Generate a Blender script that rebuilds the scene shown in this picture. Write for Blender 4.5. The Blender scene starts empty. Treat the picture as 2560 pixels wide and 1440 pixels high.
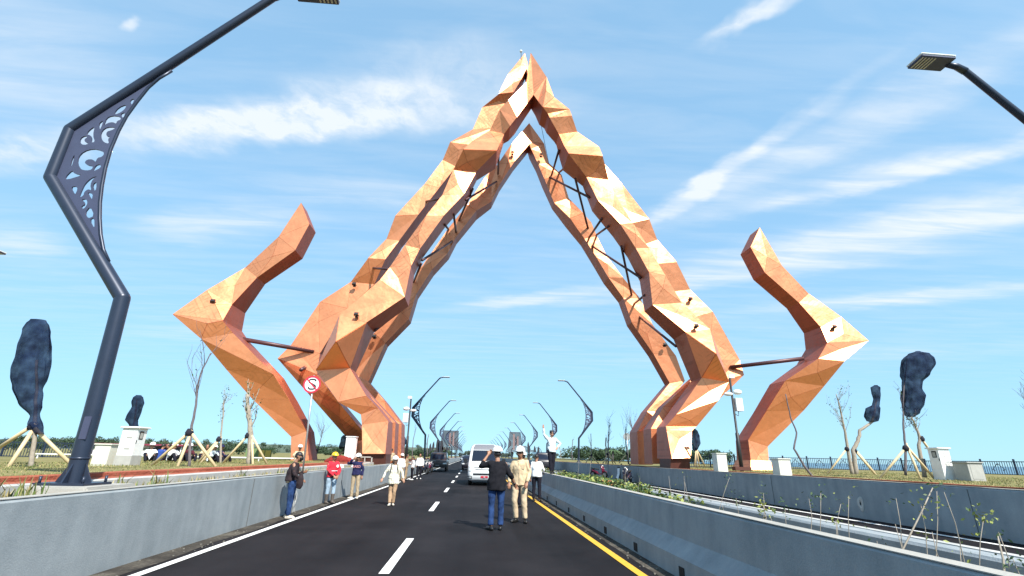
import bpy, bmesh, math, random
from mathutils import Vector, Matrix, noise
R = math.radians
random.seed(7)
scene = bpy.context.scene
col = scene.collection

# ------------------------------------------------------------------ camera
CAM_H = 1.56
AX = ((0.99676156, 0.04290648, 0.06801044),      # rows: world x, y, z; columns: camera right, down, forward
      (-0.07839242, 0.33003208, 0.94070902),
      (0.01791689, -0.94299409, 0.33232684))
FOC = 1200.0
cam_data = bpy.data.cameras.new('camera')
cam_data.sensor_width = 36.0
cam_data.lens = 36.0 * FOC / 2560.0
cam_data.clip_start = 0.05
cam_data.clip_end = 20000
cam = bpy.data.objects.new('camera', cam_data)
col.objects.link(cam)
cam.matrix_world = Matrix(((AX[0][0], -AX[0][1], -AX[0][2], 0),
                           (AX[1][0], -AX[1][1], -AX[1][2], 0),
                           (AX[2][0], -AX[2][1], -AX[2][2], CAM_H),
                           (0, 0, 0, 1)))
scene.camera = cam

def at(px, py, Y):
    """survey helper: world point on the vertical plane y = Y sighted at a picture point"""
    c = (px - 1280.0, py - 720.0, FOC)
    d = [sum(AX[i][j] * c[j] for j in range(3)) for i in range(3)]
    t = Y / d[1]
    return Vector((d[0] * t, Y, CAM_H + d[2] * t))

# ------------------------------------------------------------------ sun and sky
SUN_EL, SUN_AZ = R(47), math.atan2(0.45, -0.893)     # behind the camera, to the right
to_sun = Vector((math.sin(SUN_AZ) * math.cos(SUN_EL), math.cos(SUN_AZ) * math.cos(SUN_EL), math.sin(SUN_EL)))
sun_data = bpy.data.lights.new('sun', 'SUN')
sun_data.energy = 4.6
sun_data.angle = R(0.53)
sun_data.color = (1.0, 0.95, 0.86)
sun = bpy.data.objects.new('sun', sun_data)
col.objects.link(sun)
sun.rotation_euler = (-to_sun).to_track_quat('-Z', 'Y').to_euler()

world = bpy.data.worlds.new('World')
scene.world = world
world.use_nodes = True
nt = world.node_tree
for n in list(nt.nodes):
    nt.nodes.remove(n)
def N(t, kind, **kw):
    n = t.nodes.new(kind)
    for k, v in kw.items():
        if k.startswith('i_'):
            key = k[2:]
            n.inputs[int(key) if key.isdigit() else key.replace('_', ' ')].default_value = v
        else:
            setattr(n, k, v)
    return n
def MATH(t, op, a, b=None, c=None, clamp=False):
    n = t.nodes.new('ShaderNodeMath'); n.operation = op; n.use_clamp = clamp
    for i, v in enumerate((a, b, c)):
        if v is None: continue
        if isinstance(v, (int, float)): n.inputs[i].default_value = v
        else: t.links.new(v, n.inputs[i])
    return n.outputs[0]
wout = N(nt, 'ShaderNodeOutputWorld')
bg = N(nt, 'ShaderNodeBackground'); bg.inputs['Strength'].default_value = 0.12
sky = N(nt, 'ShaderNodeTexSky', sky_type='NISHITA', sun_disc=False)
sky.sun_elevation = SUN_EL; sky.sun_rotation = SUN_AZ; sky.altitude = 0
sky.air_density = 1.0; sky.dust_density = 0.05; sky.ozone_density = 1.6
tc = N(nt, 'ShaderNodeTexCoord')
sep = N(nt, 'ShaderNodeSeparateXYZ'); nt.links.new(tc.outputs['Generated'], sep.inputs[0])
zc = MATH(nt, 'MAXIMUM', sep.outputs[2], 0.04)
pxn = MATH(nt, 'DIVIDE', sep.outputs[0], zc)
pyn = MATH(nt, 'DIVIDE', sep.outputs[1], zc)
comb = N(nt, 'ShaderNodeCombineXYZ'); nt.links.new(pxn, comb.inputs[0]); nt.links.new(pyn, comb.inputs[1])
P = comb.outputs[0]                                   # the cloud sheet, seen from below
warp = N(nt, 'ShaderNodeTexNoise', i_Scale=3.2, i_Detail=4.0, i_Roughness=0.6); nt.links.new(P, warp.inputs['Vector'])
vsub = N(nt, 'ShaderNodeVectorMath', operation='SUBTRACT'); nt.links.new(warp.outputs['Color'], vsub.inputs[0]); vsub.inputs[1].default_value = (0.5, 0.5, 0.5)
vsc = N(nt, 'ShaderNodeVectorMath', operation='SCALE'); nt.links.new(vsub.outputs[0], vsc.inputs[0]); vsc.inputs['Scale'].default_value = 0.24
vad = N(nt, 'ShaderNodeVectorMath', operation='ADD'); nt.links.new(P, vad.inputs[0]); nt.links.new(vsc.outputs[0], vad.inputs[1])
PW = vad.outputs[0]
# fibrous cirrus noise, drawn out along the wind
mp = N(nt, 'ShaderNodeMapping'); nt.links.new(P, mp.inputs[0]); mp.inputs['Rotation'].default_value = (0, 0, R(42)); mp.inputs['Scale'].default_value = (0.8, 4.6, 1)
fib = N(nt, 'ShaderNodeTexNoise', i_Scale=1.8, i_Detail=8.0, i_Roughness=0.58, i_Distortion=0.4); nt.links.new(mp.outputs[0], fib.inputs['Vector'])
puf = N(nt, 'ShaderNodeTexNoise', i_Scale=7.5, i_Detail=9.0, i_Roughness=0.66); nt.links.new(PW, puf.inputs['Vector'])
def seg_blob(x0, y0, x1, y1, w, strength, fibre, soft=1.0):
    """a drawn-out cloud patch on the sheet from (x0,y0) to (x1,y1)"""
    cx, cy = (x0 + x1) / 2, (y0 + y1) / 2
    L = math.hypot(x1 - x0, y1 - y0) / 2
    m = N(nt, 'ShaderNodeMapping', vector_type='TEXTURE'); nt.links.new(PW, m.inputs[0])
    m.inputs['Location'].default_value = (cx, cy, 0); m.inputs['Rotation'].default_value = (0, 0, math.atan2(y1 - y0, x1 - x0)); m.inputs['Scale'].default_value = (L * 1.15, w, 1)
    ln = N(nt, 'ShaderNodeVectorMath', operation='LENGTH'); nt.links.new(m.outputs[0], ln.inputs[0])
    mr = N(nt, 'ShaderNodeMapRange', interpolation_type='SMOOTHERSTEP'); nt.links.new(ln.outputs['Value'], mr.inputs[0])
    mr.inputs[1].default_value = 1.5; mr.inputs[2].default_value = 0.0; mr.inputs[3].default_value = 0.0; mr.inputs[4].default_value = 1.0
    src = fib.outputs[0] if fibre else puf.outputs[0]
    tex = N(nt, 'ShaderNodeMapRange', interpolation_type='SMOOTHSTEP'); nt.links.new(src, tex.inputs[0])
    tex.inputs[1].default_value = 0.25; tex.inputs[2].default_value = 0.75; tex.inputs[3].default_value = 0.34; tex.inputs[4].default_value = 1.1
    return MATH(nt, 'MULTIPLY', MATH(nt, 'MULTIPLY', mr.outputs[0], tex.outputs[0]), strength)
blobs = [(-1.25, 1.44, -0.30, 1.30, 0.095, 1.1, 0), (-0.8, 1.32, 0.12, 1.15, 0.11, 0.8, 0), (-0.45, 1.14, 0.15, 1.02, 0.10, 0.3, 0),
         (-2.1, 1.68, -1.30, 1.50, 0.12, 0.6, 0), (-1.6, 1.35, -1.0, 0.95, 0.26, 0.32, 1), (-1.7, 2.3, -0.8, 1.95, 0.18, 0.5, 1),
         (0.74, 1.95, 1.00, 1.05, 0.06, 0.85, 1), (0.82, 1.80, 1.42, 0.70, 0.15, 0.5, 1), (0.9, 1.86, 1.9, 1.05, 0.12, 0.45, 1),
         (1.25, 1.62, 2.1, 0.95, 0.08, 0.55, 1), (1.2, 2.3, 2.6, 1.3, 0.25, 0.85, 1), (0.9, 2.7, 2.4, 1.9, 0.2, 0.5, 1),
         (0.56, 0.90, 0.66, 0.74, 0.035, 0.95, 0), (-0.2, 3.35, 0.9, 2.7, 0.13, 0.6, 1), (0.6, 3.1, 1.5, 2.5, 0.15, 0.45, 1), (1.9, 3.1, 3.6, 2.3, 0.2, 0.6, 1),
         (-2.7, 2.6, -2.1, 2.3, 0.16, 0.55, 1), (-0.92, 0.97, -0.86, 0.94, 0.018, 0.6, 0), (-3.2, 4.6, -0.6, 3.9, 0.3, 0.3, 1), (1.6, 5.2, 5.0, 3.8, 0.45, 0.35, 1),
         (-0.9, 1.75, 0.1, 1.7, 0.12, 0.28, 1), (-2.4, -1.2, -0.6, -2.2, 0.3, 0.7, 1), (0.4, -1.0, 2.2, -0.2, 0.3, 0.6, 1), (-3.0, 0.4, -1.8, -0.4, 0.35, 0.6, 0), (2.2, 0.4, 3.6, -0.4, 0.35, 0.6, 1)]
acc = None
for b in blobs:
    s = seg_blob(*b)
    acc = s if acc is None else MATH(nt, 'ADD', acc, s)
haze_f = N(nt, 'ShaderNodeMapRange'); nt.links.new(fib.outputs[0], haze_f.inputs[0])
haze_f.inputs[1].default_value = 0.40; haze_f.inputs[2].default_value = 0.85; haze_f.inputs[3].default_value = 0.06; haze_f.inputs[4].default_value = 0.30
acc = MATH(nt, 'ADD', acc, haze_f.outputs[0])
acc = MATH(nt, 'MINIMUM', acc, 0.93)
fade = N(nt, 'ShaderNodeMapRange'); nt.links.new(sep.outputs[2], fade.inputs[0])
fade.inputs[1].default_value = 0.03; fade.inputs[2].default_value = 0.22
cov = MATH(nt, 'MULTIPLY', acc, fade.outputs[0])
tint = N(nt, 'ShaderNodeMix', data_type='RGBA', blend_type='MULTIPLY'); tint.inputs[0].default_value = 1.0
gam = N(nt, 'ShaderNodeGamma'); gam.inputs[1].default_value = 0.30; nt.links.new(sky.outputs[0], gam.inputs[0])
nt.links.new(gam.outputs[0], tint.inputs[6]); tint.inputs[7].default_value = (1.34, 2.32, 3.06, 1)
SKY_TINT = tint
mixc = N(nt, 'ShaderNodeMix', data_type='RGBA'); nt.links.new(cov, mixc.inputs[0]); nt.links.new(tint.outputs[2], mixc.inputs[6])
mixc.inputs[7].default_value = (4.3, 4.6, 4.9, 1)
CLOUD_MIX = mixc
nt.links.new(mixc.outputs[2], bg.inputs['Color'])
nt.links.new(bg.outputs[0], wout.inputs[0])

vs = scene.view_settings
vs.view_transform = 'Standard'; vs.look = 'None'; vs.gamma = 1.0; vs.exposure = 0.85; vs.use_curve_mapping = False
scene.render.film_transparent = False
scene.cycles.max_bounces = 6
scene.cycles.use_denoising = True

# ------------------------------------------------------------------ helpers
workshop = bpy.data.scenes.new('workshop')            # scratch scene for modifier results, removed at the end
def baked(o):
    workshop.collection.objects.link(o)
    with bpy.context.temp_override(scene=workshop, view_layer=workshop.view_layers[0]):
        dg = bpy.context.evaluated_depsgraph_get()
        return bpy.data.meshes.new_from_object(o.evaluated_get(dg))
MATS = {}
def mat(name, color, rough=0.6, metal=0.0, var=0.12, scale=6.0, bump=0.0, bscale=40.0, spec=0.5, coat=0.0, alpha=1.0):
    if name in MATS: return MATS[name]
    m = bpy.data.materials.new(name); m.use_nodes = True
    t = m.node_tree; b = t.nodes['Principled BSDF']
    b.inputs['Roughness'].default_value = rough; b.inputs['Metallic'].default_value = metal
    b.inputs['Specular IOR Level'].default_value = spec; b.inputs['Coat Weight'].default_value = coat
    b.inputs['Alpha'].default_value = alpha
    g = N(t, 'ShaderNodeNewGeometry')
    nz = N(t, 'ShaderNodeTexNoise', i_Scale=scale, i_Detail=5.0, i_Roughness=0.6); t.links.new(g.outputs['Position'], nz.inputs['Vector'])
    mr = N(t, 'ShaderNodeMapRange'); t.links.new(nz.outputs[0], mr.inputs[0])
    mr.inputs[1].default_value = 0.25; mr.inputs[2].default_value = 0.75; mr.inputs[3].default_value = 1 - var; mr.inputs[4].default_value = 1 + var
    mx = N(t, 'ShaderNodeMix', data_type='RGBA', blend_type='MULTIPLY'); mx.inputs[0].default_value = 1.0
    mx.inputs[6].default_value = (*color, 1); t.links.new(mr.outputs[0], mx.inputs[7])
    t.links.new(mx.outputs[2], b.inputs['Base Color'])
    if bump:
        n2 = N(t, 'ShaderNodeTexNoise', i_Scale=bscale, i_Detail=4.0); t.links.new(g.outputs['Position'], n2.inputs['Vector'])
        bp = N(t, 'ShaderNodeBump', i_Strength=bump, i_Distance=0.02); t.links.new(n2.outputs[0], bp.inputs['Height'])
        t.links.new(bp.outputs[0], b.inputs['Normal'])
    MATS[name] = m
    return m

def obj(name, me, material=None, parent=None, smooth=False):
    o = bpy.data.objects.new(name, me)
    col.objects.link(o)
    if material is not None:
        if isinstance(material, (list, tuple)):
            for mm in material: me.materials.append(mm)
        elif not me.materials: me.materials.append(material)
    if parent is not None: o.parent = parent
    if smooth:
        for p in me.polygons: p.use_smooth = True
    return o
def from_bm(name, bm, material=None, parent=None, smooth=False):
    me = bpy.data.meshes.new(name); bm.to_mesh(me); bm.free()
    return obj(name, me, material, parent, smooth)
def pyd(name, verts, faces, material=None, parent=None, smooth=False):
    me = bpy.data.meshes.new(name); me.from_pydata([tuple(v) for v in verts], [], faces); me.update()
    return obj(name, me, material, parent, smooth)
def thing(name, label, cat, loc=(0, 0, 0), rz=0.0, group=None):
    o = bpy.data.objects.new(name, None); col.objects.link(o)
    o.empty_display_size = 0.2
    o.location = loc; o.rotation_euler = (0, 0, rz)
    tag(o, label, cat, group)
    return o
def tag(o, label, cat=None, group=None):
    o['label'] = label
    if cat: o['category'] = cat
    if group: o['group'] = group
    return o
def struct(o): o['kind'] = 'structure'; return o
def stuff(o): o['kind'] = 'stuff'; return o
def box_bm(bm, c, s, rot=None):
    mtx = Matrix.Translation(c) @ (rot.to_matrix().to_4x4() if rot is not None else Matrix.Identity(4)) @ Matrix.Diagonal((s[0], s[1], s[2], 1))
    return bmesh.ops.create_cube(bm, size=1.0, matrix=mtx)
def box(name, c, s, material, parent=None, bevel=0.0, rot=None):
    bm = bmesh.new(); box_bm(bm, c, s, rot)
    if bevel: bmesh.ops.bevel(bm, geom=bm.edges[:], offset=bevel, segments=2, affect='EDGES')
    return from_bm(name, bm, material, parent)
def ring(c, t, r, n, up=Vector((0, 0, 1)), ry=None, ph=0.0):
    t = Vector(t).normalized()
    if abs(t.dot(up)) > 0.97: up = Vector((0, 1, 0))
    a = t.cross(up).normalized(); b = a.cross(t).normalized()
    ry = r if ry is None else ry
    return [Vector(c) + a * (r * math.cos(2 * math.pi * i / n + ph)) + b * (ry * math.sin(2 * math.pi * i / n + ph)) for i in range(n)]
def tube_data(pts, rad, n=8, cap=True, V=None, Fc=None):
    V = [] if V is None else V; Fc = [] if Fc is None else Fc
    pts = [Vector(p) for p in pts]
    if isinstance(rad, (int, float)): rad = [rad] * len(pts)
    base = len(V)
    ref = None
    for i, p in enumerate(pts):
        if i == 0: t = pts[1] - p
        elif i == len(pts) - 1: t = p - pts[i - 1]
        else: t = (pts[i + 1] - p).normalized() + (p - pts[i - 1]).normalized()
        t = t.normalized() if t.length > 1e-9 else Vector((0, 0, 1))
        if ref is None:
            ref = Vector((0, 1, 0)) if abs(t.y) < 0.9 else Vector((1, 0, 0))
        a = (ref - t * ref.dot(t)).normalized(); ref = a
        b = t.cross(a)
        for k in range(n):
            an = 2 * math.pi * k / n
            V.append(p + (a * math.cos(an) + b * math.sin(an)) * rad[i])
    for i in range(len(pts) - 1):
        for k in range(n):
            k2 = (k + 1) % n
            Fc.append((base + i * n + k, base + i * n + k2, base + (i + 1) * n + k2, base + (i + 1) * n + k))
    if cap:
        Fc.append(tuple(base + k for k in reversed(range(n))))
        Fc.append(tuple(base + (len(pts) - 1) * n + k for k in range(n)))
    return V, Fc
def tube(name, pts, rad, material, parent=None, n=8, smooth=True):
    V, Fc = tube_data(pts, rad, n)
    return pyd(name, V, Fc, material, parent, smooth)
def copy_tree(o, parent=None):
    c = o.copy(); col.objects.link(c); c.parent = parent
    for ch in [x for x in o.children]: copy_tree(ch, c)
    return c
def grid_mesh(name, xs, ys, zf, material, parent=None, smooth=True):
    V = [(x, y, zf(x, y)) for y in ys for x in xs]; n = len(xs)
    Fc = [(j * n + i, j * n + i + 1, (j + 1) * n + i + 1, (j + 1) * n + i) for j in range(len(ys) - 1) for i in range(n - 1)]
    return pyd(name, V, Fc, material, parent, smooth)
def prism_y(name, prof, y0, y1, material, parent=None, step=None, jitter=0.0):
    """profile in x,z swept along the road"""
    ys = [y0, y1] if not step else [y0 + (y1 - y0) * i / max(1, int((y1 - y0) / step)) for i in range(int((y1 - y0) / step) + 1)]
    n = len(prof); V = []; Fc = []
    for y in ys:
        for (x, z) in prof: V.append((x + random.uniform(-jitter, jitter), y, z + random.uniform(-jitter, jitter)))
    for j in range(len(ys) - 1):
        for i in range(n):
            i2 = (i + 1) % n
            Fc.append((j * n + i, j * n + i2, (j + 1) * n + i2, (j + 1) * n + i))
    Fc.append(tuple(range(n))[::-1]); Fc.append(tuple((len(ys) - 1) * n + i for i in range(n)))
    o = pyd(name, V, Fc, material, parent)
    bm = bmesh.new(); bm.from_mesh(o.data); bmesh.ops.recalc_face_normals(bm, faces=bm.faces); bm.to_mesh(o.data); bm.free()
    return o
# ------------------------------------------------------------------ surface materials
def asphalt_mat():
    m = bpy.data.materials.new('asphalt'); m.use_nodes = True; t = m.node_tree; b = t.nodes['Principled BSDF']
    g = N(t, 'ShaderNodeNewGeometry')
    n1 = N(t, 'ShaderNodeTexNoise', i_Scale=0.35, i_Detail=6.0, i_Roughness=0.6); t.links.new(g.outputs['Position'], n1.inputs['Vector'])
    n2 = N(t, 'ShaderNodeTexNoise', i_Scale=70.0, i_Detail=4.0); t.links.new(g.outputs['Position'], n2.inputs['Vector'])
    mp = N(t, 'ShaderNodeMapping'); t.links.new(g.outputs['Position'], mp.inputs[0]); mp.inputs['Scale'].default_value = (1.3, 0.06, 1)
    n3 = N(t, 'ShaderNodeTexNoise', i_Scale=1.0, i_Detail=4.0); t.links.new(mp.outputs[0], n3.inputs['Vector'])
    s = MATH(t, 'ADD', MATH(t, 'MULTIPLY', n1.outputs[0], 0.8), MATH(t, 'ADD', MATH(t, 'MULTIPLY', n2.outputs[0], 0.3), MATH(t, 'MULTIPLY', n3.outputs[0], 0.5)))
    cr = N(t, 'ShaderNodeValToRGB'); t.links.new(s, cr.inputs[0])
    cr.color_ramp.elements[0].position = 0.62; cr.color_ramp.elements[0].color = (0.005, 0.0048, 0.0062, 1)
    cr.color_ramp.elements[1].position = 1.0; cr.color_ramp.elements[1].color = (0.021, 0.019, 0.0215, 1)
    t.links.new(cr.outputs[0], b.inputs['Base Color'])
    b.inputs['Roughness'].default_value = 0.8; b.inputs['Specular IOR Level'].default_value = 0.12
    bp = N(t, 'ShaderNodeBump', i_Strength=0.5, i_Distance=0.008); t.links.new(n2.outputs[0], bp.inputs['Height']); t.links.new(bp.outputs[0], b.inputs['Normal'])
    return m
def concrete_mat(name, base, streak=0.35, tint=(1, 1, 1)):
    m = bpy.data.materials.new(name); m.use_nodes = True; t = m.node_tree; b = t.nodes['Principled BSDF']
    g = N(t, 'ShaderNodeNewGeometry')
    n1 = N(t, 'ShaderNodeTexNoise', i_Scale=1.3, i_Detail=9.0, i_Roughness=0.72); t.links.new(g.outputs['Position'], n1.inputs['Vector'])
    mp = N(t, 'ShaderNodeMapping'); t.links.new(g.outputs['Position'], mp.inputs[0]); mp.inputs['Scale'].default_value = (4.0, 4.0, 0.35)
    n2 = N(t, 'ShaderNodeTexNoise', i_Scale=1.0, i_Detail=5.0); t.links.new(mp.outputs[0], n2.inputs['Vector'])
    n3 = N(t, 'ShaderNodeTexNoise', i_Scale=60.0, i_Detail=3.0); t.links.new(g.outputs['Position'], n3.inputs['Vector'])
    s = MATH(t, 'ADD', MATH(t, 'MULTIPLY', n1.outputs[0], 0.5), MATH(t, 'ADD', MATH(t, 'MULTIPLY', n2.outputs[0], streak), MATH(t, 'MULTIPLY', n3.outputs[0], 0.18)))
    cr = N(t, 'ShaderNodeValToRGB'); t.links.new(s, cr.inputs[0])
    e = cr.color_ramp.elements
    e[0].position = 0.33; e[0].color = (base[0] * 0.70, base[1] * 0.73, base[2] * 0.75, 1)
    e[1].position = 0.62; e[1].color = (base[0] * 1.15, base[1] * 1.14, base[2] * 1.14, 1)
    t.links.new(cr.outputs[0], b.inputs['Base Color']); b.inputs['Roughness'].default_value = 0.85; b.inputs['Specular IOR Level'].default_value = 0.25
    bp = N(t, 'ShaderNodeBump', i_Strength=0.35, i_Distance=0.01); t.links.new(n3.outputs[0], bp.inputs['Height']); t.links.new(bp.outputs[0], b.inputs['Normal'])
    return m
def ground_mat(name, c1, c2, c3, sc=0.8):
    m = bpy.data.materials.new(name); m.use_nodes = True; t = m.node_tree; b = t.nodes['Principled BSDF']
    g = N(t, 'ShaderNodeNewGeometry')
    n1 = N(t, 'ShaderNodeTexNoise', i_Scale=sc, i_Detail=8.0, i_Roughness=0.65); t.links.new(g.outputs['Position'], n1.inputs['Vector'])
    n2 = N(t, 'ShaderNodeTexNoise', i_Scale=sc * 14, i_Detail=4.0); t.links.new(g.outputs['Position'], n2.inputs['Vector'])
    s = MATH(t, 'ADD', MATH(t, 'MULTIPLY', n1.outputs[0], 0.7), MATH(t, 'MULTIPLY', n2.outputs[0], 0.3))
    cr = N(t, 'ShaderNodeValToRGB'); t.links.new(s, cr.inputs[0]); e = cr.color_ramp.elements
    e[0].position = 0.35; e[0].color = (*c1, 1); e[1].position = 0.68; e[1].color = (*c3, 1)
    k = e.new(0.5); k.color = (*c2, 1)
    t.links.new(cr.outputs[0], b.inputs['Base Color']); b.inputs['Roughness'].default_value = 0.95; b.inputs['Specular IOR Level'].default_value = 0.1
    bp = N(t, 'ShaderNodeBump', i_Strength=0.6, i_Distance=0.03); t.links.new(n2.outputs[0], bp.inputs['Height']); t.links.new(bp.outputs[0], b.inputs['Normal'])
    return m
ASPHALT = asphalt_mat()
CONC = concrete_mat('painted_concrete', (0.275, 0.305, 0.32), 0.3)
CONC_TOP = concrete_mat('bare_concrete', (0.42, 0.40, 0.36), 0.2)
KERB = concrete_mat('kerb_concrete', (0.50, 0.49, 0.46), 0.2)
RED = ground_mat('red_paving', (0.27, 0.085, 0.055), (0.33, 0.105, 0.065), (0.40, 0.15, 0.10), 1.6)
GRASS_G = ground_mat('dry_grass_ground', (0.10, 0.105, 0.035), (0.20, 0.18, 0.075), (0.30, 0.25, 0.13), 0.7)
SOIL = ground_mat('soil', (0.06, 0.045, 0.028), (0.13, 0.10, 0.06), (0.26, 0.20, 0.12), 2.2)
SHOULDER = ground_mat('dusty_shoulder', (0.03, 0.028, 0.026), (0.06, 0.054, 0.047), (0.16, 0.145, 0.12), 1.3)
WHITE_LINE = mat('white_road_paint', (0.80, 0.80, 0.78), 0.7, var=0.12, scale=9)
YELLOW_LINE = mat('yellow_road_paint', (0.66, 0.37, 0.03), 0.7, var=0.12, scale=9)

# ------------------------------------------------------------------ the ground, the sea, the roads
GL = 1.05                       # level of the verges
def hz(x, y): return GL
struct(pyd('ground', [(-9000, -60, GL - 0.06), (-7.2, -60, GL - 0.02), (-7.2, 9000, GL - 0.02), (-9000, 9000, GL - 0.06)], [(0, 1, 2, 3)], GRASS_G))
struct(pyd('ground_right', [(13.2, -60, GL - 0.02), (40, -60, GL - 0.05), (40, 420, GL - 0.05), (13.2, 420, GL - 0.02), (46, -60, -2.2), (46, 420, -2.2)], [(0, 1, 2, 3), (1, 4, 5, 2)], GRASS_G))
struct(pyd('ground_far', [(13.2, 420, GL - 0.02), (300, 420, GL - 0.03), (900, 9000, GL), (13.2, 9000, GL)], [(0, 1, 2, 3)], GRASS_G))
SEA = mat('sea_water', (0.03, 0.09, 0.14), 0.25, var=0.2, scale=0.02, bump=0.6, bscale=0.6)
struct(pyd('sea', [(45.5, -300, -2.0), (18000, -300, -2.0), (18000, 18000, -2.0), (45.5, 18000, -2.0)], [(0, 1, 2, 3)], SEA))
struct(pyd('road', [(-5.3, -20, 0), (3.0, -20, 0), (3.0, 900, 0), (-5.3, 900, 0)], [(0, 1, 2, 3)], ASPHALT))
struct(pyd('road_far_side', [(5.55, -20, 0), (11.85, -20, 0), (11.85, 900, 0), (5.55, 900, 0)], [(0, 1, 2, 3)], ASPHALT))
# dusty strip at the foot of the left wall
def edge_x(y): return -4.56 + 0.05 * math.sin(y * 1.7) + 0.05 * noise.noise(Vector((y * 2.3, 0, 0)))
ys = [2 + i * 0.4 for i in range(300)]
struct(pyd('shoulder', [(-4.98, y, 0.004) for y in ys] + [(edge_x(y), y, 0.004) for y in ys], [(i, 300 + i, 301 + i, i + 1) for i in range(299)], SHOULDER))
ys = [2 + i * 0.3 for i in range(160)]
struct(pyd('shoulder_median', [(2.72 + 0.06 * noise.noise(Vector((y * 2.1, 3, 0))), y, 0.004) for y in ys] + [(3.0, y, 0.004) for y in ys], [(i, 160 + i, 161 + i, i + 1) for i in range(159)], SHOULDER))
def strip(name, x, w, y0, y1, z, m): return struct(pyd(name, [(x - w / 2, y0, z), (x + w / 2, y0, z), (x + w / 2, y1, z), (x - w / 2, y1, z)], [(0, 1, 2, 3)], m))
strip('edge_line', -4.34, 0.14, -10, 700, 0.009, WHITE_LINE)
strip('median_line', 2.49, 0.135, -10, 700, 0.009, YELLOW_LINE)
strip('edge_line_far', 11.15, 0.14, -10, 700, 0.006, WHITE_LINE)
strip('median_line_far', 6.1, 0.12, -10, 700, 0.006, YELLOW_LINE)
for i in range(60):
    y1 = 10.75 + 8.12 * (i - 1)
    strip('lane_dash', -1.15, 0.145, y1 - 3.05, y1, 0.006, WHITE_LINE)
# ------------------------------------------------------------------ walls along the road
wl = tag(prism_y('retaining_wall', [(-4.92, -0.05), (-4.93, 1.0), (-4.96, 1.03), (-5.10, 1.03), (-5.12, 0.4), (-5.12, -0.05)], -6, 640, CONC, step=2.5, jitter=0.006),
         'long grey concrete retaining wall along the left edge of the road', 'wall')
tag_cap = prism_y('coping', [(-4.945, 1.034), (-4.945, 1.042), (-5.11, 1.042), (-5.11, 1.034)], -6, 640, CONC_TOP, wl)
med = tag(prism_y('median_barrier', [(2.96, -0.05), (2.965, 0.27), (3.17, 0.46), (3.20, 0.905), (3.23, 0.93), (3.36, 0.93), (3.38, 0.3), (3.38, -0.05)], -6, 640, CONC, step=2.0, jitter=0.006),
          'near grey concrete median barrier with sloped foot beside the yellow line', 'barrier')
prism_y('coping', [(3.212, 0.933), (3.212, 0.941), (3.365, 0.941), (3.365, 0.933)], -6, 640, CONC_TOP, med)
DARK_HOLE = mat('drain_dark', (0.012, 0.012, 0.012), 0.9)
for y in (5.4, 7.35, 9.35, 11.4, 13.5, 15.6, 17.8, 20.0):
    box('drain_slot', (2.961, y, 0.10), (0.02, 0.17, 0.13), DARK_HOLE, med)
med2 = tag(prism_y('median_barrier', [(5.0, -0.05), (5.0, 0.71), (5.03, 0.735), (5.37, 0.735), (5.40, 0.70), (5.42, 0.40), (5.62, 0.22), (5.62, -0.05)], -6, 640, CONC, step=2.5, jitter=0.006),
           'far grey median kerb wall behind the planting strip', 'barrier')
prism_y('coping', [(5.27, 0.738), (5.27, 0.747), (5.39, 0.747), (5.39, 0.738)], -6, 640, KERB, med2)
wr = tag(prism_y('retaining_wall', [(11.80, -0.05), (11.80, 1.05), (11.83, 1.08), (11.98, 1.08), (12.0, 0.4), (12.0, -0.05)], -6, 640, CONC, step=2.5, jitter=0.006),
         'grey concrete retaining wall beyond the opposite carriageway', 'wall')
prism_y('coping', [(11.81, 1.083), (11.81, 1.092), (11.98, 1.092), (11.98, 1.083)], -6, 640, CONC_TOP, wr)
# wall joints: thin recessed lines as dark strips are left to the surface; planted soils
random.seed(3)
def soil_z(x, y): return 0.50 + 0.13 * noise.noise(Vector((x * 2, y * 0.9, 0))) + 0.16 * max(-1, min(1, (y - 11) / 3))
struct(grid_mesh('planting_strip', [3.38 + i * 0.271 for i in range(7)], [0.5 + j * 0.5 for j in range(260)], soil_z, SOIL))
def soil_l(x, y): return 0.93 + 0.06 * noise.noise(Vector((x * 3, y * 1.2, 4)))
struct(grid_mesh('verge_soil', [-5.92 + i * 0.2 for i in range(5)], [0.5 + j * 0.5 for j in range(260)], soil_l, SOIL))
struct(prism_y('kerb', [(-5.92, 0.7), (-5.92, 1.09), (-5.95, 1.105), (-6.06, 1.105), (-6.06, 0.7)], -6, 300, KERB, step=1.0, jitter=0.004))
struct(pyd('footpath', [(-6.06, -6, 1.095), (-6.06, 300, 1.095), (-6.52, 300, 1.10), (-6.52, -6, 1.10)], [(0, 3, 2, 1)], RED))
struct(prism_y('brick_kerb', [(-6.5, 1.0), (-6.5, 1.16), (-6.53, 1.175), (-6.68, 1.175), (-6.68, 1.0)], -6, 300, RED, step=1.0, jitter=0.005))
struct(pyd('verge', [(-6.66, -6, 1.13), (-6.66, 300, 1.13), (-9.5, 300, 1.12), (-9.5, -6, 1.12), (-14, 300, 1.04), (-14, -6, 1.04)], [(0, 3, 2, 1), (3, 5, 4, 2)], GRASS_G))
struct(pyd('footpath_right', [(11.97, -6, 1.06), (13.0, -6, 1.06), (13.0, 300, 1.06), (11.97, 300, 1.06)], [(0, 1, 2, 3)], SOIL))
struct(prism_y('brick_kerb_right', [(13.0, 0.9), (13.0, 1.09), (13.25, 1.09), (13.25, 0.9)], -6, 300, RED, step=1.0, jitter=0.005))

SEAM = mat('wall_seam', (0.11, 0.12, 0.125), 0.9)
for k in range(10):
    box('joint', (-4.918, 4.2 + 8.0 * k, 0.5), (0.012, 0.012, 0.98), SEAM, wl)
    box('joint', (11.796, 3.5 + 8.0 * k, 0.53), (0.012, 0.014, 1.0), SEAM, wr)
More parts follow.
